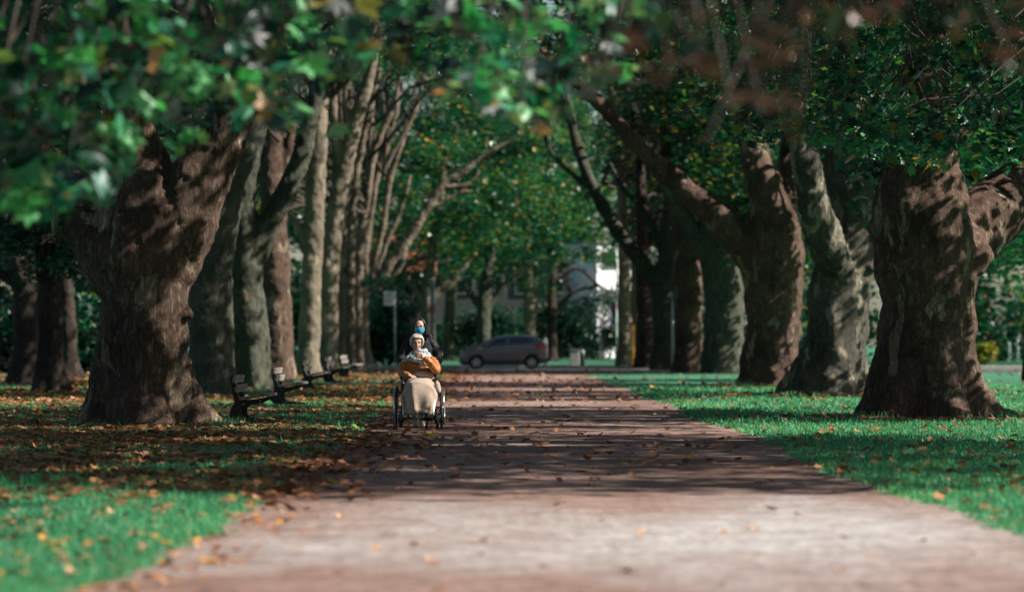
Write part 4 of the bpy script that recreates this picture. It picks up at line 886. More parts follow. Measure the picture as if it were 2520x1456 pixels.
for sgn in (-1, 1):
    patch('headlight', [(-2.03, 0.70), (-1.96, 0.66), (-1.80, 0.76), (-1.60, 0.90), (-1.64, 0.93), (-1.85, 0.86)], M_LENS, sgn)
    patch('tail_light', [(1.52, 1.13), (1.56, 0.98), (1.80, 0.92), (2.06, 0.95), (2.07, 1.06), (1.80, 1.12)], M_TAIL, sgn, off=0.035)
    for (x0, z0, x1, z1) in ((-0.86, 0.34, -0.92, 1.0), (0.19, 0.30, 0.20, 1.08), (1.02, 0.62, 1.28, 1.14)): patch('door_seam', [(x0, z0), (x0 + 0.014, z0), (x1 + 0.014, z1), (x1, z1)], M_PLAST, sgn, off=0.003)
    for x in (0.02, 0.95):
        MB().box((x, sgn * 0.885, 0.985), (0.19, 0.04, 0.03), bev=0.01).build('door_handle', M_PAINT, car)
    mi = MB().ball((-0.80, sgn * 0.98, 1.12), 0.11, 12, (0.75, 0.9, 0.7)).box((-0.78, sgn * 0.88, 1.06), (0.06, 0.14, 0.04)).build('wing_mirror', M_PAINT, car)
    patch('sill_trim', [(-0.86, 0.235), (0.92, 0.235), (0.92, 0.30), (-0.86, 0.30)], M_PLAST, sgn)
MB().box((-2.065, 0, 0.42), (0.06, 1.0, 0.16), bev=0.02).build('grille', M_PLAST, car)
MB().box((2.09, 0, 0.40), (0.08, 1.35, 0.16), bev=0.03).build('rear_bumper', M_PLAST, car)
patch('reflector', [(1.86, 0.50), (1.98, 0.52), (1.98, 0.55), (1.86, 0.53)], M_AMB, -1)
for wx in (-1.27, 1.32):
    for sgn in (-1, 1):
        yy = sgn * 0.78
        w = MB().ring((wx, yy, 0.315), (0, 1, 0), 0.245, 0.075, 36, 10).cyl((wx, yy - 0.035, 0.315), (wx, yy + 0.035, 0.315), 0.24, 24).build('wheel', M_TYRE, car)
        rim = MB().ring((wx, yy + sgn * 0.055, 0.315), (0, 1, 0), 0.205, 0.016, 32, 6)
        for k_ in range(5):
            a = 2 * math.pi * k_ / 5 + 0.3 + wx; c_, s_ = math.cos(a), math.sin(a); tx, tz = -s_, c_
            rim.poly([(wx + c_ * 0.03 + tx * 0.03, yy + sgn * 0.055, 0.315 + s_ * 0.03 + tz * 0.03), (wx + c_ * 0.20 + tx * 0.065, yy + sgn * 0.055, 0.315 + s_ * 0.20 + tz * 0.065), (wx + c_ * 0.20 - tx * 0.065, yy + sgn * 0.055, 0.315 + s_ * 0.20 - tz * 0.065), (wx + c_ * 0.03 - tx * 0.03, yy + sgn * 0.055, 0.315 + s_ * 0.03 - tz * 0.03)], (0, sgn * 0.02, 0))
        rim.ball((wx, yy + sgn * 0.07, 0.315), 0.05, 12, (1, 0.4, 1)); rim.build('rim', M_ALLOY, w)

# ---------------------------------------------------------------- wheelchair (faces the camera, -Y)
WD = 49.55; WXc = (1031.5 - VX) / FPX * WD
wc = empty('wheelchair', (WXc, WD, 0.008), 'manual wheelchair with silver handrims carrying the elderly woman on the path', 'wheelchair')
M_BLK = simple('black_frame', (0.015, 0.015, 0.017), 0.4, 0.4); M_SILV = simple('silver_rim', (0.6, 0.61, 0.63), 0.25, 0.9); M_SEAT = simple('black_nylon', (0.02, 0.02, 0.022), 0.8)
for sgn in (-1, 1):
    x = sgn * 0.325; c = (x, 0.10, 0.302)
    w = MB().ring(c, (1, 0, 0), 0.285, 0.017, 48, 8).build('wheel', M_TYRE, wc)
    MB().ring((x, 0.10, 0.302), (1, 0, 0), 0.266, 0.012, 48, 6).build('rim', M_SILV, w)
    hr = MB().ring((x + sgn * 0.035, 0.10, 0.302), (1, 0, 0), 0.252, 0.0105, 48, 8)
    for k_ in range(6):
        a = k_ * math.pi / 3; hr.cyl((x, 0.10 + 0.258 * math.cos(a), 0.302 + 0.258 * math.sin(a)), (x + sgn * 0.035, 0.10 + 0.252 * math.cos(a), 0.302 + 0.252 * math.sin(a)), 0.006, 6)
    hr.build('handrim', M_SILV, w)
    sp = MB()
    for k_ in range(18):
        a = k_ * math.pi / 9; sp.cyl((x + sgn * 0.02 * (k_ % 2 * 2 - 1), 0.10, 0.302), (x, 0.10 + 0.262 * math.cos(a), 0.302 + 0.262 * math.sin(a)), 0.0018, 4)
    sp.cyl((x - 0.03, 0.10, 0.302), (x + 0.03, 0.10, 0.302), 0.03, 12); sp.build('spokes', M_SILV, w)
    xc = sgn * 0.262 + 0.01
    cw = MB().ring((xc, -0.30, 0.092), (1, 0, 0), 0.068, 0.024, 28, 10).cyl((xc - .012, -0.30, 0.092), (xc + .012, -0.30, 0.092), 0.06, 16).build('caster_wheel', M_TYRE, wc)
    MB().cyl((xc - 0.014, -0.30, 0.092), (xc + 0.014, -0.30, 0.092), 0.035, 14).build('hub', M_ALLOY, cw)
    MB().tube([(xc - 0.032, -0.30, 0.092), (xc - 0.032, -0.28, 0.20), (xc, -0.25, 0.215), (xc, -0.25, 0.29)], 0.009, 8).tube([(xc + 0.032, -0.30, 0.092), (xc + 0.032, -0.28, 0.20), (xc, -0.25, 0.215)], 0.009, 8).build('caster_fork', M_BLK, wc)
    fr = MB()
    fr.tube([(sgn * 0.235, 0.26, 0.30), (sgn * 0.235, 0.26, 0.90), (sgn * 0.235, 0.31, 0.94), (sgn * 0.235, 0.42, 0.945)], 0.0125, 10)
    fr.tube([(sgn * 0.235, 0.26, 0.31), (sgn * 0.24, -0.24, 0.29)], 0.0125, 10); fr.tube([(sgn * 0.235, 0.26, 0.49), (sgn * 0.235, -0.22, 0.50)], 0.0125, 10)
    fr.tube([(sgn * 0.24, -0.24, 0.26), (sgn * 0.24, -0.24, 0.66)], 0.0125, 10); fr.cyl((sgn * 0.22, 0.10, 0.302), (sgn * 0.31, 0.10, 0.302), 0.014, 10)
    fr.tube([(sgn * 0.24, -0.22, 0.48), (-sgn * 0.235, 0.18, 0.30)], 0.010, 8)
    fr.build('frame', M_BLK, wc)
    MB().tube([(sgn * 0.235, -0.23, 0.50), (sgn * 0.23, -0.32, 0.46), (sgn * 0.215, -0.42, 0.20), (sgn * 0.21, -0.44, 0.15)], 0.0125, 10).build('legrest', M_SILV, wc)
    ar = MB().tube([(sgn * 0.25, 0.22, 0.50), (sgn * 0.25, 0.22, 0.70), (sgn * 0.25, -0.10, 0.71), (sgn * 0.25, -0.13, 0.50)], 0.011, 10).build('armrest', M_BLK, wc)
    MB().box((sgn * 0.255, 0.04, 0.732), (0.055, 0.34, 0.03), bev=0.01).build('arm_pad', M_SEAT, ar)
    MB().box((sgn * 0.11, -0.50, 0.145), (0.20, 0.17, 0.02), Eu((R(-12), 0, 0)), 0.006).box((sgn * 0.245, -0.45, 0.165), (0.05, 0.12, 0.09), bev=0.012).build('footplate', M_BLK, wc)
    MB().tube([(sgn * 0.235, 0.33, 0.943), (sgn * 0.235, 0.45, 0.946)], 0.019, 10).build('push_handle', M_SEAT, wc)
    MB().tube([(sgn * 0.27, -0.07, 0.50), (sgn * 0.30, -0.13, 0.56), (sgn * 0.31, -0.15, 0.63)], 0.008, 8).build('brake_lever', M_BLK, wc)
MB().box((0, 0.02, 0.505), (0.44, 0.46, 0.045), bev=0.015).build('seat', M_SEAT, wc)
MB().box((0, 0.262, 0.72), (0.45, 0.03, 0.44), bev=0.012).build('backrest', M_SEAT, wc)
MB().box((0.12, -0.25, 0.08), (0.035, 0.012, 0.16), Eu((0, R(8), 0))).build('strap', M_SEAT, wc)

# ---------------------------------------------------------------- people
def skin(name, col): return simple(name, col, 0.55, scale=14, var=0.1)
M_SKIN_E = skin('aged_skin', (0.46, 0.27, 0.19)); M_SKIN_P = skin('skin', (0.42, 0.25, 0.18))
m, nt, b = mat('ochre_puffer'); co = coords(nt); t_ = tex(nt, co, 16, 5); r_ = ramp(nt, [(0.3, (0.27, 0.085, 0.008)), (0.7, (0.41, 0.135, 0.014))]); nt.links.new(t_.outputs[0], r_.inputs[0]); nt.links.new(r_.outputs[0], b.inputs['Base Color'])
b.inputs['Roughness'].default_value = 0.42; b.inputs['Sheen Weight'].default_value = 0.2; bump(nt, b, t_.outputs[0], 0.5, 0.02); M_OCHRE = m
M_COAT = simple('black_coat_cloth', (0.011, 0.011, 0.013), 0.75, scale=12, bmp=0.5, spec=0.3); M_FUR = simple('dark_fur', (0.03, 0.028, 0.028), 0.9, scale=40, bmp=1.0)
M_SCARF = simple('grey_wool', (0.36, 0.39, 0.41), 0.95, scale=30, var=0.25, bmp=1.0, spec=0.2); M_HAIRW = simple('white_hair', (0.50, 0.45, 0.37), 0.5, scale=30, var=0.3, bmp=0.6); M_HAIRD = simple('dark_brown_hair', (0.022, 0.014, 0.011), 0.4, scale=30, bmp=0.5)
M_MASK = simple('blue_mask', (0.055, 0.36, 0.58), 0.7, scale=10, var=0.08); M_BEIGE = simple('beige_suede', (0.36, 0.32, 0.25), 0.85, scale=14, bmp=0.3); M_SHOE = simple('black_leather', (0.012, 0.012, 0.013), 0.25); M_JEAN = simple('grey_trousers', (0.12, 0.12, 0.13), 0.9); M_SOCK = simple('pale_sock', (0.42, 0.41, 0.38), 0.9)
M_EYE = simple('eye_dark', (0.02, 0.014, 0.012), 0.3); M_LIP = simple('lips', (0.30, 0.11, 0.09), 0.5); M_BROW = simple('brow', (0.16, 0.11, 0.08), 0.7); M_ZIP = simple('zip', (0.12, 0.10, 0.09), 0.4, 0.5); M_LACE = simple('lace', (0.6, 0.58, 0.52), 0.8)
m, nt, b = mat('beige_fleece'); co = coords(nt); t_ = tex(nt, co, 55, 4, 0.7); r_ = ramp(nt, [(0.3, (0.28, 0.205, 0.155)), (0.7, (0.39, 0.30, 0.24))]); nt.links.new(t_.outputs[0], r_.inputs[0]); nt.links.new(r_.outputs[0], b.inputs['Base Color'])
b.inputs['Roughness'].default_value = 0.95; b.inputs['Sheen Weight'].default_value = 0.3; b.inputs['Specular IOR Level'].default_value = 0.15; bump(nt, b, t_.outputs[0], 0.5, 0.008); M_FLEECE = m
def face(mb, c, f, up, rt, hw=0.073, hh=0.108, sc=1.0):
    """skull, jaw, nose, cheeks, ears around centre c; f = facing, up, rt = axes"""
    P_ = lambda a, b_, d: Vector(c) + rt * a + up * b_ + f * d
    rotm = Matrix((rt, -f, up)).transposed(); e = rotm.to_euler()
    mb.ball(P_(0, 0.025, -0.02), 0.088 * sc, 18, (0.86, 1.05, 1.0), e)
    mb.ball(P_(0, -0.03, 0.022), 0.066 * sc, 16, (0.93, 0.9, 1.15), e)
    mb.ball(P_(0, -0.082, 0.048), 0.027 * sc, 12, (1.1, 0.8, 0.8), e)
    for s_ in (-1, 1):
        mb.ball(P_(s_ * 0.034, -0.022, 0.058), 0.024 * sc, 12, (1, 0.8, 1), e); mb.ball(P_(s_ * 0.078, -0.005, -0.015), 0.022 * sc, 10, (0.4, 0.7, 1.3), e)
        mb.ball(P_(s_ * 0.028, 0.030, 0.068), 0.016 * sc, 10, (1.5, 0.6, 0.6), e)
    mb.tube([P_(0, 0.02, 0.076), P_(0, -0.01, 0.090), P_(0, -0.028, 0.101)], [0.010, 0.012, 0.015], 10); mb.ball(P_(0, -0.030, 0.098), 0.0155, 10)
    return P_
def finger(mb, base, d, nrm, L, r, bend):
    p = Vector(base); pts = [p]; rr = [r]
    for k_, f_ in enumerate((0.45, 0.3, 0.25)):
        ax = d.cross(nrm).normalized(); d = (Matrix.Rotation(-bend * (0.6 + 0.4 * k_), 3, ax) @ d).normalized()
        nrm = (Matrix.Rotation(-bend * (0.6 + 0.4 * k_), 3, ax) @ nrm).normalized(); p = p + d * L * f_; pts.append(p); rr.append(r * (1 - 0.12 * (k_ + 1)))
    mb.tube(pts, rr, 8); mb.ball(pts[-1], rr[-1], 8)
def hand(mb, wrist, d, nrm, side, bend=0.35, thumb=True):
    """d: towards the fingers, nrm: out of the back of the hand, side: towards the thumb"""
    w = Vector(wrist); d = d.normalized(); nrm = nrm.normalized(); side = side.normalized()
    for k_, (o_, L) in enumerate([(0.030, 0.070), (0.010, 0.078), (-0.010, 0.072), (-0.029, 0.056)]):
        b_ = w + d * (0.088 - 0.006 * abs(k_ - 1)) + side * o_
        mb.tube([w + side * o_ * 0.6, b_], [0.015, 0.0125], 8); mb.ball(b_, 0.0122, 8)
        finger(mb, b_, d + side * (0.06 - 0.05 * k_), nrm, L, 0.0092, bend * (1 + 0.15 * k_))
    mb.ball(w, 0.026, 10); tb = w + d * 0.025 + side * 0.028; mb.ball(tb, 0.018, 10)
    if thumb: finger(mb, tb, (d * 0.6 + side * 0.7).normalized(), nrm, 0.068, 0.0112, 0.25)
O = Vector((WXc, WD, 0.008))
V3 = Vector
# --- elderly woman
up = V3((0.10, -0.06, 1)).normalized(); f = V3((0.13, -1, -0.20)); f = (f - up * f.dot(up)).normalized(); rt = f.cross(up) * -1
rt = up.cross(f) * -1
if rt.x < 0: rt = -rt
bodyE = MB(); hc = V3((-0.035, 0.02, 1.235))
PE = face(bodyE, hc, f, up, rt)
bodyE.tube([hc + V3((0, 0.03, -0.02)), V3((-0.02, 0.08, 1.06)), V3((0, 0.12, 0.98))], [0.055, 0.055, 0.08], 14)
chain(bodyE, [(0, 0.14, 0.58), (0, 0.13, 0.72), (0, 0.12, 0.88), (0, 0.12, 1.0)], [0.15, 0.14, 0.15, 0.11])
# arms: her right (viewer left) down to the lap, her left up to the scarf
armA = [(-0.15, 0.12, 0.99), (-0.23, 0.10, 0.87), (-0.245, 0.02, 0.81), (-0.20, -0.13, 0.775), (-0.135, -0.20, 0.765)]
armB = [(0.15, 0.12, 0.99), (0.215, 0.06, 0.93), (0.235, -0.02, 0.87), (0.16, -0.12, 0.96), (0.055, -0.16, 1.035)]
chain(bodyE, armA, [0.05, 0.042, 0.04, 0.032, 0.026]); chain(bodyE, armB, [0.05, 0.042, 0.04, 0.032, 0.026])
hand(bodyE, (-0.135, -0.205, 0.765), V3((0.55, -0.75, -0.12)), V3((0, -0.15, 1)), V3((0.7, 0.6, 0.1)), 0.3)
hand(bodyE, (0.055, -0.165, 1.035), V3((-0.86, -0.12, 0.42)), V3((0.12, -1, 0.05)), V3((0.35, 0, 0.9)), 0.22)
for s_ in (-1, 1):
    chain(bodyE, [(s_ * 0.09, 0.10, 0.585), (s_ * 0.10, -0.12, 0.61), (s_ * 0.105, -0.31, 0.62), (s_ * 0.115, -0.40, 0.42), (s_ * 0.125, -0.43, 0.24)], [0.085, 0.075, 0.062, 0.05, 0.038])
bodyE.v = [tuple(V3(v)) for v in bodyE.v]
pe = bodyE.build('person', M_SKIN_E); pe.location = O; remesh(pe, 0.0052, 2)
tag(pe, 'elderly woman in an ochre puffer jacket seated in the wheelchair, one hand at her scarf', 'person')
jk = MB(); rb = (0.15, 0.050)
def torso(mb, z0, z1, wx, dy, cy, n=26, ribs=None, ex=0.8):
    vs = []; fs = []; M_ = 30
    for i in range(M_ + 1):
        t = i / M_; z = z0 + (z1 - z0) * t; w, d = wx(t), dy(t)
        r_ = 1 + (ribs[0] * (abs(math.sin(math.pi * (z - z0) / ribs[1])) - 0.6) if ribs else 0)
        for k_ in range(n):
            a = 2 * math.pi * k_ / n; c_, s_ = math.cos(a), math.sin(a)
            vs.append((w * r_ * math.copysign(abs(c_) ** ex, c_), cy(t) + d * r_ * math.copysign(abs(s_) ** ex, s_), z))
    for i in range(M_):
        for k_ in range(n): fs.append((i * n + k_, i * n + (k_ + 1) % n, (i + 1) * n + (k_ + 1) % n, (i + 1) * n + k_))
    fs += [tuple(range(n - 1, -1, -1)), tuple(M_ * n + k_ for k_ in range(n))]; mb.add(vs, fs, True)
torso(jk, 0.62, 1.055, lambda t: 0.215 - 0.02 * math.sin(3 * t) - 0.10 * max(0, t - 0.72) / 0.28, lambda t: 0.145 - 0.05 * max(0, t - 0.6) / 0.4, lambda t: 0.10, ribs=(0.10, 0.055))
chain(jk, [(-0.13, 0.12, 0.995), (-0.215, 0.10, 0.93), (-0.245, 0.06, 0.83), (-0.235, -0.04, 0.795), (-0.18, -0.15, 0.775), (-0.15, -0.185, 0.77)], [0.08, 0.072, 0.066, 0.06, 0.052, 0.045], rib=rb)
chain(jk, [(0.13, 0.12, 0.995), (0.205, 0.07, 0.955), (0.250, -0.01, 0.865), (0.225, -0.06, 0.865), (0.15, -0.13, 0.965), (0.095, -0.15, 1.005)], [0.08, 0.072, 0.067, 0.063, 0.054, 0.045], rib=rb)
j = jk.build('puffer_jacket', M_OCHRE, pe); remesh(j, 0.006, 0, ((0.035, 0.010, 'CLOUDS'),))
zp = MB(); zp.box((0.005, -0.048, 0.85), (0.014, 0.012, 0.30)); zp.build('zip', M_ZIP, j)
sc = MB()
for (dz, rr_, th, ph) in ((1.075, 0.098, 0.040, 0.0), (1.045, 0.125, 0.042, 0.8), (1.11, 0.088, 0.030, 1.7)):
    pts = [(-0.005 + rr_ * 1.1 * math.cos(a), 0.065 + rr_ * math.sin(a) - 0.02, dz + 0.022 * math.sin(a + ph) + 0.008 * math.sin(3 * a)) for a in [k_ * math.pi / 12 for k_ in range(25)]]
    sc.tube(pts, [th * (1 + 0.15 * math.sin(5 * k_)) for k_ in range(25)], 10)
chain(sc, [(-0.12, -0.02, 1.04), (-0.09, -0.08, 1.01), (-0.02, -0.09, 0.995), (0.05, -0.08, 0.98)], [0.03, 0.038, 0.042, 0.03]); chain(sc, [(0.0, -0.07, 1.0), (0.035, -0.075, 0.96), (0.05, -0.07, 0.93)], [0.04, 0.036, 0.028])
chain(sc, [(-0.12, -0.02, 1.05), (-0.17, -0.03, 1.02), (-0.20, -0.02, 0.985)], [0.035, 0.03, 0.02])
s_o = sc.build('scarf', M_SCARF, pe); remesh(s_o, 0.007, 1, ((0.035, 0.014, 'CLOUDS'),))
fr = MB(); g = random.Random(3)
for k_ in range(16):
    x = 0.005 + 0.006 * k_; fr.tube([(x, -0.095, 0.93), (x + g.uniform(-.01, .01), -0.093, 0.91), (x + g.uniform(-.015, .015), -0.085, 0.888 + g.uniform(-.008, .008))], [0.0035, 0.003, 0.0015], 5)
for k_ in range(9):
    x = -0.235 + 0.008 * k_; fr.tube([(x + 0.01, -0.04, 1.0), (x, -0.05, 0.985), (x - 0.008, -0.05, 0.965)], [0.0035, 0.003, 0.0015], 5)
fr.build('fringe', M_SCARF, s_o)
# hair: a cap of locks
def locks(root, P_, n, m_, seed, L0, spread, r=0.012, part=0.0, length=None, name='hair'):
    g = random.Random(seed); mb = MB()
    for _ in range(n):
        a = g.uniform(-math.pi, math.pi); e = g.uniform(0, 1)
        th = e * 1.75
        if abs(a) < 1.05 and th > 0.95: continue       # face stays free
        x, y, z = math.sin(th) * math.sin(a), math.sin(th) * math.cos(a), math.cos(th)
        R_ = spread; p0 = (x * R_ * 0.90, z * R_ * 1.0 + 0.028, y * R_ * 1.02 - 0.02)
        L = L0 * g.uniform(0.7, 1.2); q = 0.25 * g.gauss(0, 1)
        pts = []
        for k_ in range(4):
            t = k_ / 3; tt = th + t * L / R_; aa = a + q * t
            if abs(aa) < 0.95 and tt > 1.05: tt = 1.05; aa = math.copysign(0.95 + 0.0, aa if aa else 1) * 1.0
            bul = 1 + 0.10 * math.sin(math.pi * t)
            pts.append(P_(math.sin(tt) * math.sin(aa) * R_ * 0.93 * bul, math.cos(tt) * R_ * bul + 0.028, math.sin(tt) * math.cos(aa) * R_ * bul - 0.02))
        mb.tube(pts, [r, r * 1.1, r * 0.8, r * 0.2], 6)
    return mb.build(name, m_, root)
locks(pe, PE, 900, M_HAIRW, 5, 0.12, 0.101, 0.0045)
def features(root, P_, lids=True, mouth=True):
    for s_ in (-1, 1):
        MB().ball(P_(s_ * 0.029, 0.012, 0.073), 0.0115, 10, (1.3, 0.6, 0.55)).build('eye', M_EYE, root)
        MB().tube([P_(s_ * 0.013, 0.032, 0.080), P_(s_ * 0.030, 0.037, 0.077), P_(s_ * 0.046, 0.031, 0.064)], [0.0035, 0.0045, 0.003], 6).build('eyebrow', M_BROW, root)
    if mouth: MB().tube([P_(-0.024, -0.058, 0.072), P_(0, -0.055, 0.083), P_(0.024, -0.058, 0.072)], [0.003, 0.0075, 0.003], 8).build('lips', M_LIP, root)
features(pe, PE)
for s_, yy in ((-1, 0), (1, 0.01)):
    sh = MB(); x = s_ * 0.118
    chain(sh, [(x, -0.40, 0.235), (x, -0.41, 0.20), (x + s_ * .005, -0.47, 0.188), (x + s_ * .01, -0.555, 0.183)], [0.040, 0.046, 0.045, 0.036]); o = sh.build('shoe', M_SHOE, pe); remesh(o, 0.006, 2)
# --- blanket over her legs
V = []; F = []; NU, NV = 48, 56
prof = [(0.10, 0.735, 0.17, 0.06), (0.0, 0.74, 0.20, 0.09), (-0.12, 0.735, 0.215, 0.14), (-0.25, 0.73, 0.225, 0.19), (-0.36, 0.70, 0.235, 0.22), (-0.43, 0.62, 0.255, 0.25), (-0.465, 0.50, 0.25, 0.25), (-0.49, 0.38, 0.22, 0.20), (-0.51, 0.27, 0.19, 0.11), (-0.515, 0.228, 0.165, 0.08)]
def pr(v):
    q = v * (len(prof) - 1); i = min(int(q), len(prof) - 2); t = q - i; a, b_ = prof[i], prof[i + 1]
    p0, p3 = prof[max(i - 1, 0)], prof[min(i + 2, len(prof) - 1)]
    return [0.5 * ((2 * a[k_]) + (b_[k_] - p0[k_]) * t + (2 * p0[k_] - 5 * a[k_] + 4 * b_[k_] - p3[k_]) * t * t + (3 * a[k_] - p0[k_] - 3 * b_[k_] + p3[k_]) * t ** 3) for k_ in range(4)]
for iv in range(NV + 1):
    v = iv / NV; y, z, w, dr = pr(v); y2, z2, _, _ = pr(min(1, v + 0.01)); y1, z1, _, _ = pr(max(0, v - 0.01))
    ty, tz = y2 - y1, z2 - z1; L = math.hypot(ty, tz); ty /= L; tz /= L; ny, nz = tz, -ty      # outward normal
    if ny > 0.05 and nz < 0: ny, nz = -ny, -nz
    if nz < 0 and abs(nz) > abs(ny): ny, nz = -ny, -nz
    if ny > 0: ny, nz = -ny, -nz
    for iu in range(NU + 1):
        u = iu / NU * 2 - 1; a = u * math.pi * 0.56
        x = w * math.sin(a) * (1 + 0.02 * math.sin(v * 9)); d = dr * (math.cos(a) - 1)
        down = max(0, v - 0.4)
        fold = 0.034 * math.sin(u * 9 + v * 5 + 0.6) * down * 1.6 + 0.020 * math.sin(u * 4.2 - v * 7) * (0.3 + down) + 0.016 * noise.noise(V3((u * 3, v * 7, 1.3)))
        fold += 0.04 * math.exp(-((u + 0.28 - 0.35 * (v - 0.5)) / 0.10) ** 2) * min(1, down * 3) - 0.012 * math.exp(-((u - 0.02) / 0.13) ** 2) * (v < 0.75) * down
        hem = 0.014 * math.sin(u * 5 + 1) * max(0, v - 0.85) / 0.15
        roll = 0.012 * math.exp(-((v - 0.90 - 0.02 * math.sin(3 * u)) / 0.035) ** 2) + 0.014 * math.exp(-((v - 0.97) / 0.03) ** 2)
        V.append((x + (0.02 if u > 0 else -0.0) * down + 0.01, y + ny * (d + fold + roll), z + nz * (d + fold + roll) + hem))
for i in range(NV):
    for j_ in range(NU): F.append((i * (NU + 1) + j_, i * (NU + 1) + j_ + 1, (i + 1) * (NU + 1) + j_ + 1, (i + 1) * (NU + 1) + j_))
bl = link('blanket', npmesh('blanket', V, F, True), None, [M_FLEECE]); bl.location = O
so = bl.modifiers.new('solid', 'SOLIDIFY'); so.thickness = 0.014; so.offset = 0
tag(bl, 'beige fleece blanket spread over the seated woman\'s lap and legs', 'blanket')
fm = MB(); chain(fm, [(-0.10, -0.02, 0.77), (-0.02, -0.06, 0.785), (0.07, -0.05, 0.785), (0.15, -0.02, 0.77), (0.19, 0.03, 0.73)], [0.035, 0.05, 0.052, 0.048, 0.03]); chain(fm, [(-0.22, 0.0, 0.70), (-0.255, -0.10, 0.66), (-0.25, -0.22, 0.60)], [0.03, 0.045, 0.03]); chain(fm, [(0.22, 0.02, 0.70), (0.265, -0.12, 0.62), (0.285, -0.20, 0.54)], [0.035, 0.045, 0.03])
f_o = fm.build('folded_top', M_FLEECE, bl); remesh(f_o, 0.009, 3, ((0.09, 0.03, 'CLOUDS'),))
# --- woman pushing
OP = O + V3((0, 0, 0)); bp_ = MB(); hc = V3((-0.012, 0.62, 1.475))
up = V3((-0.03, -0.16, 1)).normalized(); f = V3((0.02, -1, -0.20)); f = (f - up * f.dot(up)).normalized(); rt = up.cross(f)
if rt.x < 0: rt = -rt
PP_ = face(bp_, hc, f, up, rt)
bp_.tube([hc + V3((0, 0.02, -0.03)), V3((0, 0.68, 1.33)), V3((0, 0.72, 1.24))], [0.05, 0.05, 0.08], 14)
chain(bp_, [(0, 0.84, 0.84), (0, 0.82, 0.98), (0, 0.78, 1.12), (0, 0.74, 1.24)], [0.14, 0.13, 0.14, 0.10])
for s_ in (-1, 1):
    chain(bp_, [(s_ * 0.16, 0.74, 1.26), (s_ * 0.24, 0.72, 1.10), (s_ * 0.28, 0.66, 0.99), (s_ * 0.25, 0.50, 0.955)], [0.048, 0.042, 0.038, 0.028])
    hand(bp_, (s_ * 0.243, 0.49, 0.962), V3((-s_ * 0.05, -0.9, -0.05)), V3((s_ * 0.1, 0, 1)), V3((-s_, -0.1, 0)), 0.95)
chain(bp_, [(-0.09, 0.86, 0.84), (-0.10, 0.80, 0.46), (-0.075, 0.93, 0.12)], [0.095, 0.062, 0.042])
chain(bp_, [(0.09, 0.86, 0.84), (0.08, 0.66, 0.48), (0.035, 0.56, 0.13)], [0.095, 0.062, 0.042])
pp = bp_.build('person', M_SKIN_P); pp.location = OP; remesh(pp, 0.0062, 2)
tag(pp, 'dark haired woman in a black coat and blue face mask pushing the wheelchair', 'person')
ct = MB(); torso(ct, 0.66, 1.315, lambda t: 0.235 - 0.015 * math.sin(4 * t) - 0.12 * max(0, t - 0.76) / 0.24, lambda t: 0.165 - 0.06 * max(0, t - 0.65) / 0.35, lambda t: 0.86 - 0.13 * t, ribs=(0.015, 0.11))
for s_ in (-1, 1):
    chain(ct, [(s_ * 0.145, 0.74, 1.245), (s_ * 0.215, 0.73, 1.15), (s_ * 0.262, 0.70, 1.03), (s_ * 0.275, 0.62, 0.985), (s_ * 0.252, 0.52, 0.96)], [0.085, 0.080, 0.070, 0.062, 0.048], rib=(0.04, 0.09))
chain(ct, [(-0.15, 0.68, 1.27), (-0.12, 0.80, 1.34), (0, 0.84, 1.37), (0.12, 0.80, 1.34), (0.15, 0.68, 1.27)], [0.03, 0.05, 0.055, 0.05, 0.03])
c_o = ct.build('coat', M_COAT, pp); remesh(c_o, 0.009, 2, ((0.08, 0.02, 'CLOUDS'),))
fu = MB(); g = random.Random(9)
for k_ in range(160):
    a = g.uniform(-0.35, math.pi + 0.35); p = V3((0.150 * math.cos(a), 0.74 + 0.09 * math.sin(a), 1.315 + 0.07 * math.sin(a) + g.uniform(-.01, .01))); d = V3((g.gauss(0, 1), g.gauss(-.4, .7), g.gauss(.5, .6))).normalized() * 0.035
    fu.tube([p, p + d], [0.007, 0.001], 4)
fu.build('hood_trim', M_FUR, c_o)
MB().box((0.213, 0.655, 1.215), (0.018, 0.004, 0.022)).build('sleeve_badge', M_STEEL, c_o)
ph = MB(); g = random.Random(4)
for _ in range(300):      # hair: parted, falling beside the face to the collar
    s_ = -1 if g.random() < 0.5 else 1; a0 = g.uniform(-0.9, 0.9); L = g.uniform(0.12, 0.24) if s_ > 0 else g.uniform(0.10, 0.15); x0 = s_ * g.uniform(0.0, 0.02)
    yb = -0.02 - 0.055 * math.sin(a0) - 0.01; pts = [PP_(x0 + 0.0, 0.118, yb + 0.01), PP_(s_ * 0.055, 0.10, yb), PP_(s_ * 0.086, 0.045, yb * 1.0 + 0.005), PP_(s_ * 0.092, -0.03, yb + 0.0), PP_(s_ * (0.090 + g.uniform(-.012, .012)), -L, yb + g.uniform(-.01, .02))]
    ph.tube(pts, [0.009, 0.011, 0.011, 0.010, 0.003], 6)
for _ in range(60):
    a = g.uniform(-1, 1); ph.tube([PP_(a * 0.03, 0.12, -0.03), PP_(a * 0.07, 0.08, -0.10), PP_(a * 0.085, 0.0, -0.115), PP_(a * 0.08, -0.10, -0.09)], [0.01, 0.014, 0.013, 0.006], 6)
ph.build('hair', M_HAIRD, pp)
features(pp, PP_, mouth=False)
V = []; F = []
for i in range(13):
    t = i / 12; bb = 0.008 - 0.105 * t
    for k_ in range(17):
        a = (k_ / 16 * 2 - 1) * 1.25; rr_ = 0.078 - 0.020 * max(0, t - 0.6) / 0.4
        V.append(PP_(math.sin(a) * rr_ * (0.98 - 0.25 * (t > 0.85)), bb - 0.012 * (1 - math.cos(a)) * (1 - 2 * t) + 0.003 * math.sin(i * 2.2), 0.016 + math.cos(a) * (0.092 + 0.014 * math.sin(math.pi * min(1, t * 1.2)))))
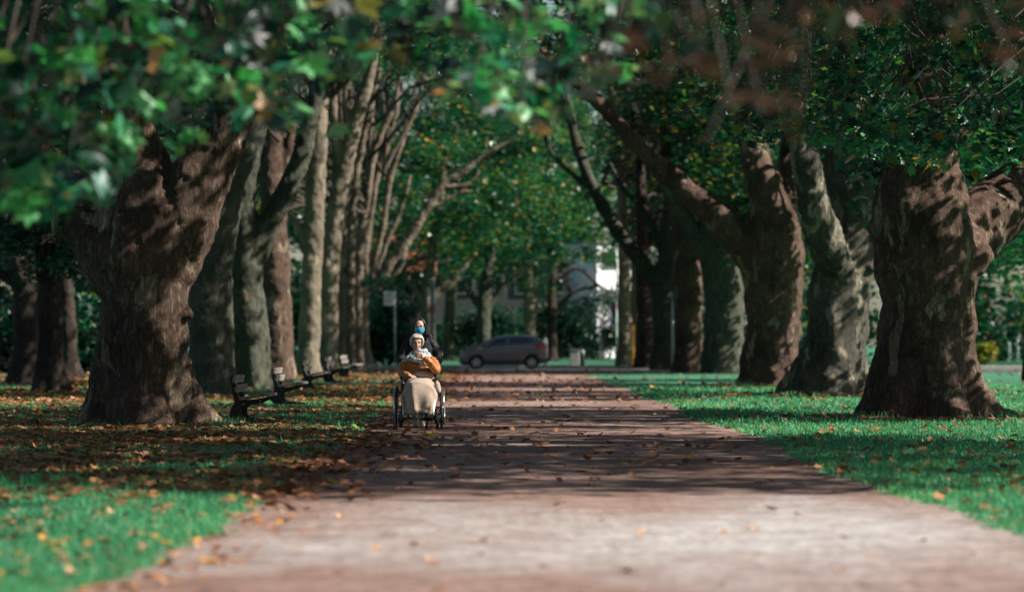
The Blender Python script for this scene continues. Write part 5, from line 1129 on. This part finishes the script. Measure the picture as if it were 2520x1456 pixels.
for i in range(12):
    for k_ in range(16): F.append((i * 17 + k_, i * 17 + k_ + 1, (i + 1) * 17 + k_ + 1, (i + 1) * 17 + k_))
mk = link('face_mask', npmesh('face_mask', V, F, True), pp, [M_MASK]); so = mk.modifiers.new('s', 'SOLIDIFY'); so.thickness = 0.003
lg = MB(); chain(lg, [(-0.09, 0.86, 0.84), (-0.10, 0.80, 0.46), (-0.075, 0.93, 0.16)], [0.105, 0.072, 0.055]); chain(lg, [(0.09, 0.86, 0.84), (0.08, 0.66, 0.48), (0.035, 0.56, 0.20)], [0.105, 0.072, 0.055]); o = lg.build('trousers', M_JEAN, pp); remesh(o, 0.01, 2)
for (x, y, lift) in ((-0.075, 0.93, 0.0), (0.03, 0.56, 0.0)):
    bt = MB(); chain(bt, [(x, y + 0.01, 0.20), (x, y + 0.01, 0.10), (x, y - 0.05, 0.06), (x + 0.015, y - 0.16, 0.042)], [0.052, 0.050, 0.050, 0.042]); bt.ball((x, y + 0.03, 0.045), 0.045, 12); o = bt.build('boot', M_BEIGE, pp); remesh(o, 0.006, 2)
    lc = MB()
    for k_ in range(5): zz = 0.19 - 0.025 * k_; yy = y - 0.045 - 0.018 * k_; lc.tube([(x - 0.025, yy + 0.008, zz), (x, yy - 0.004, zz - 0.006), (x + 0.025, yy + 0.008, zz - 0.012)], 0.003, 5); lc.tube([(x + 0.025, yy + 0.008, zz), (x, yy - 0.004, zz - 0.006), (x - 0.025, yy + 0.008, zz - 0.012)], 0.003, 5)
    lc.build('laces', M_LACE, o)

# ---------------------------------------------------------------- grass blades, leaf litter, single fallen leaves
ge = np.random.default_rng(77)
EL = np.vectorize(edge_l); ER = np.vectorize(edge_r)
def fan(n, d0, d1, power, margin=0.6):
    """points on the ground inside the wedge of ground in front of the camera, denser near it"""
    u = ge.uniform(0, 1, n)
    y = (d0 ** (1 - power) + u * (d1 ** (1 - power) - d0 ** (1 - power))) ** (1 / (1 - power))
    x = ge.uniform(-(VX + 60) / FPX, (2580 - VX) / FPX, n) * y + ge.uniform(-margin, margin, n)
    return x, y
def vnoise(x, y, s, seed=0):
    return np.array([noise.noise(Vector((a * s + seed, b_ * s, seed * 0.7))) for a, b_ in zip(x, y)])
x, y = fan(330000, 16.5, 100, 1.7); l, r_ = EL(y), ER(y)
w = ge.uniform(0, 1, len(x)); keep = ((x < l + 0.05 - 0.22 * w ** 2) | (x > r_ - 0.05 + 0.22 * w ** 2))
for tr in (L1, L2, L3, R1, R2, R3):
    q = np.hypot(x - tr.location.x, y - tr.location.y); keep &= q > (0.95 + 0.6 * ge.uniform(0, 1, len(x)) ** 2)
x, y = x[keep], y[keep]; n = len(x)
h = ge.uniform(0.025, 0.065, n) * np.clip(1 + 0.004 * y, 1, 1.4) * (1 + 0.9 * (ge.uniform(0, 1, n) < 0.03)); wd = ge.uniform(0.004, 0.009, n) * np.clip(y / 26, 1, 3.2)
a = ge.uniform(0, 2 * np.pi, n); ln = ge.normal(0, 0.035, (n, 2))
V = np.zeros((n, 3, 3)); V[:, 0, 0] = x - np.cos(a) * wd; V[:, 0, 1] = y - np.sin(a) * wd; V[:, 1, 0] = x + np.cos(a) * wd; V[:, 1, 1] = y + np.sin(a) * wd
V[:, 2, 0] = x + ln[:, 0]; V[:, 2, 1] = y + ln[:, 1]; V[:, 2, 2] = h; V[:, :2, 2] = -0.002
tn = np.clip(0.45 + 0.5 * np.sin(x * 0.9 + 1.7 * np.sin(y * 0.35)) * 0.4 + ge.normal(0, 0.22, n), 0, 0.93); tn[ge.uniform(0, 1, n) < 0.03] = 1.0
g_o = link('grass', npmesh('grass', V.reshape(-1, 3), np.arange(n * 3).reshape(-1, 3), False, tn), None, [M_GRASS]); tag(g_o, 'short green lawn grass on both sides of the path', 'grass', None, 'stuff')
# long tufts round the feet of the nearest trunks
TB = []
for tr, rad_ in ((L1, 1.25), (R1, 1.35), (R2, 1.15), (L2, 0.85), (R3, 1.05)):
    for _ in range(1500):
        a_ = random.uniform(0, 6.28); q_ = rad_ + abs(random.gauss(0, 0.22)) + 0.12 * math.sin(a_ * 5)
        if math.sin(a_ * 3 + q_ * 2) + random.gauss(0, .5) < 0.1: continue
        TB.append((tr.location.x + q_ * math.cos(a_), tr.location.y + q_ * math.sin(a_)))
TB = np.array(TB); n = len(TB); h = ge.uniform(0.05, 0.19, n); a = ge.uniform(0, 6.28, n); ln = ge.normal(0, 0.05, (n, 2)); V = np.zeros((n, 3, 3))
V[:, :, 0] = TB[:, :1]; V[:, :, 1] = TB[:, 1:]; V[:, 0, 0] -= np.cos(a) * .01; V[:, 1, 0] += np.cos(a) * .01; V[:, 0, 1] -= np.sin(a) * .01; V[:, 1, 1] += np.sin(a) * .01; V[:, 2, :2] += ln; V[:, 2, 2] = h
o = link('grass', npmesh('grass', V.reshape(-1, 3), np.arange(n * 3).reshape(-1, 3), False, np.clip(ge.normal(.5, .35, n), 0, 1)), None, [M_GRASS]); tag(o, 'longer grass tufts growing around the feet of the trunks', 'grass', None, 'stuff')
# litter: thick on the left verge and under the trees, thin on the path and the right lawn
def density(x, y):
    l, r_ = EL(y), ER(y); d = np.zeros(len(x))
    left = x < l + 0.5
    nz = vnoise(x, y, 0.55, 3); nz2 = vnoise(x, y, 0.16, 9)
    far = np.clip((y - 26) / 10, 0, 1)
    d[left] = (0.024 + 0.98 * far * 1.15 * np.clip(0.62 + 1.3 * nz + 0.8 * nz2, 0.05, 1))[left]
    edge = np.exp(-((x - l + 0.15) / 0.75) ** 2) * np.clip((y - 23) / 9, 0.05, 1); d = np.maximum(d, edge * np.where(y < 28, 0.15, 1) * (0.5 + nz))
    onp = (x >= l + 0.5) & (x <= r_); d[onp] = 0.5 * np.maximum(0.0004 + 0.04 * far ** 2 + 0.13 * np.clip((y - 55) / 60, 0, 1) + 0.8 * np.exp(-((x - l) / 0.9) ** 2) * far * (0.6 + nz), 0.0022)[onp]
    rt_ = x > r_; d[rt_] = (0.012 + far * (0.02 + 0.04 * np.clip(nz + 0.3, 0, 1)))[rt_]
    for tr in (R1, R2, R3, L1): d = np.maximum(d, 0.6 * np.exp(-((np.hypot(x - tr.location.x, y - tr.location.y) - 1.8) / 0.8) ** 2))
    for o in C.objects:
        if o.name.startswith('park_bench') and o.location.y < 120: d *= 1 - 0.75 * ((np.abs(x - o.location.x - 0.3) < 0.5) & (np.abs(y - o.location.y) < 1.1))
    return np.clip(d, 0, 1)
def litter_mesh(name, x, y, size, tmpl, seed, droop):
    z = ge.uniform(0.012, 0.04, len(x)) + 0.02 * ((x < EL(y)) | (x > ER(y)))
    g_ = np.random.default_rng(seed); t = np.clip(g_.normal(0.45, 0.22, len(x)), 0, 0.93); q = g_.uniform(0, 1, len(x)); t[q < 0.05] = 0.96; t[q < 0.015] = 1.0
    return leaf_field(name, np.stack([x, y, z], 1), size, tmpl, t, droop, seed, 0.55)
x, y = fan(135000, 17, 75, 1.35); k_ = ge.uniform(0, 1, len(x)) < density(x, y); x, y = x[k_], y[k_]
# the nearest three hundred are things of their own
order = np.argsort(y); near = order[:300]; rest = order[300:]
o = link('leaf_litter', litter_mesh('leaf_litter', x[rest], y[rest], 0.115, STAR, 11, 0.38), None, [M_LITTER]); tag(o, 'brown fallen leaves strewn over the lawn and the path', 'fallen leaves', None, 'stuff')
x2, y2 = fan(60000, 70, 152, 1.1, 2.0); k_ = ge.uniform(0, 1, len(x2)) < density(x2, y2) * 0.75; x2, y2 = x2[k_], y2[k_]
o = link('leaf_litter', litter_mesh('leaf_litter', x2, y2, 0.16, KITE, 12, 0.45), None, [M_LITTER]); tag(o, 'distant fallen leaves along the far half of the avenue', 'fallen leaves', None, 'stuff')
protos = []
LM = []
for i, col in enumerate([(0.36, 0.13, 0.035), (0.24, 0.10, 0.05), (0.42, 0.24, 0.13), (0.50, 0.21, 0.02)]): LM.append(simple('dry_leaf', col, 0.55, var=0.3, scale=18))
TV, TF = LOBED
for i in range(8):
    g_ = np.random.default_rng(i + 50); T = TV.copy(); T[:, 2] += g_.uniform(0.1, 0.9) * (T[:, 0] ** 2 * 2.0 + T[:, 1] ** 2 * g_.uniform(-0.5, 1)); a = g_.uniform(-0.3, 0.3); T[:, 2] += T[:, 0] * a
    T[:, 2] -= T[:, 2].min() - 0.01
    me = npmesh('fallen_leaf', T, TF, False); me.materials.append(LM[i % 4]); protos.append(me)
CN = ['orange brown', 'dark brown', 'pale tan', 'bright yellow orange']; ZN = {'L': ('single {} leaf lying on the lawn at the lower left', 'single {} leaves on the lower left lawn'), 'P': ('single {} leaf lying on the gravel path in front', 'single {} leaves on the gravel in front'), 'R': ('single {} leaf lying on the lawn at the lower right', 'single {} leaves on the lower right lawn')}
for q in near:
    i = int(ge.integers(0, 8)); xx, yy = float(x[q]), float(y[q]); zone = 'L' if xx < edge_l(yy) else ('R' if xx > edge_r(yy) else 'P')
    o = bpy.data.objects.new('fallen_leaf', protos[i]); C.objects.link(o); s_ = float(ge.uniform(0.08, 0.14))
    o.location = (xx, yy, 0.008 if zone == 'P' else 0.028); o.scale = (s_,) * 3; o.rotation_euler = (ge.uniform(-0.25, 0.25) * (zone != 'P'), ge.uniform(-0.25, 0.25) * (zone != 'P'), ge.uniform(0, 6.28))
    a, b_ = ZN[zone]; tag(o, a.format(CN[i % 4]), 'leaf', b_.format(CN[i % 4]))
# bare soil mounds at the feet of the nearest trunks
M_SOIL = simple('bare_soil', (0.11, 0.075, 0.05), 0.95, scale=9, var=0.4, bmp=0.8)
for tr, rx, ry in ((L1, 2.3, 1.9), (R1, 2.3, 1.6), (R2, 1.8, 1.5)):
    V = []; F = []
    for i in range(9):
        for k_ in range(40):
            a = 2 * math.pi * k_ / 40; q = i / 8; nz = 1 + 0.18 * math.sin(3 * a + rx) + 0.1 * math.sin(7 * a)
            V.append((tr.location.x + 0.2 + math.cos(a) * q * rx * nz, tr.location.y - 0.2 + math.sin(a) * q * ry * nz, 0.035 * (1 - q * q) - 0.006 + 0.008 * math.sin(9 * a + 5 * q) * (1 - q)))
    for i in range(8):
        for k_ in range(40): F.append((i * 40 + k_, i * 40 + (k_ + 1) % 40, (i + 1) * 40 + (k_ + 1) % 40, (i + 1) * 40 + k_))
    o = link('bare_soil', npmesh('bare_soil', V, F, True), None, [M_SOIL]); tag(o, kind='structure')
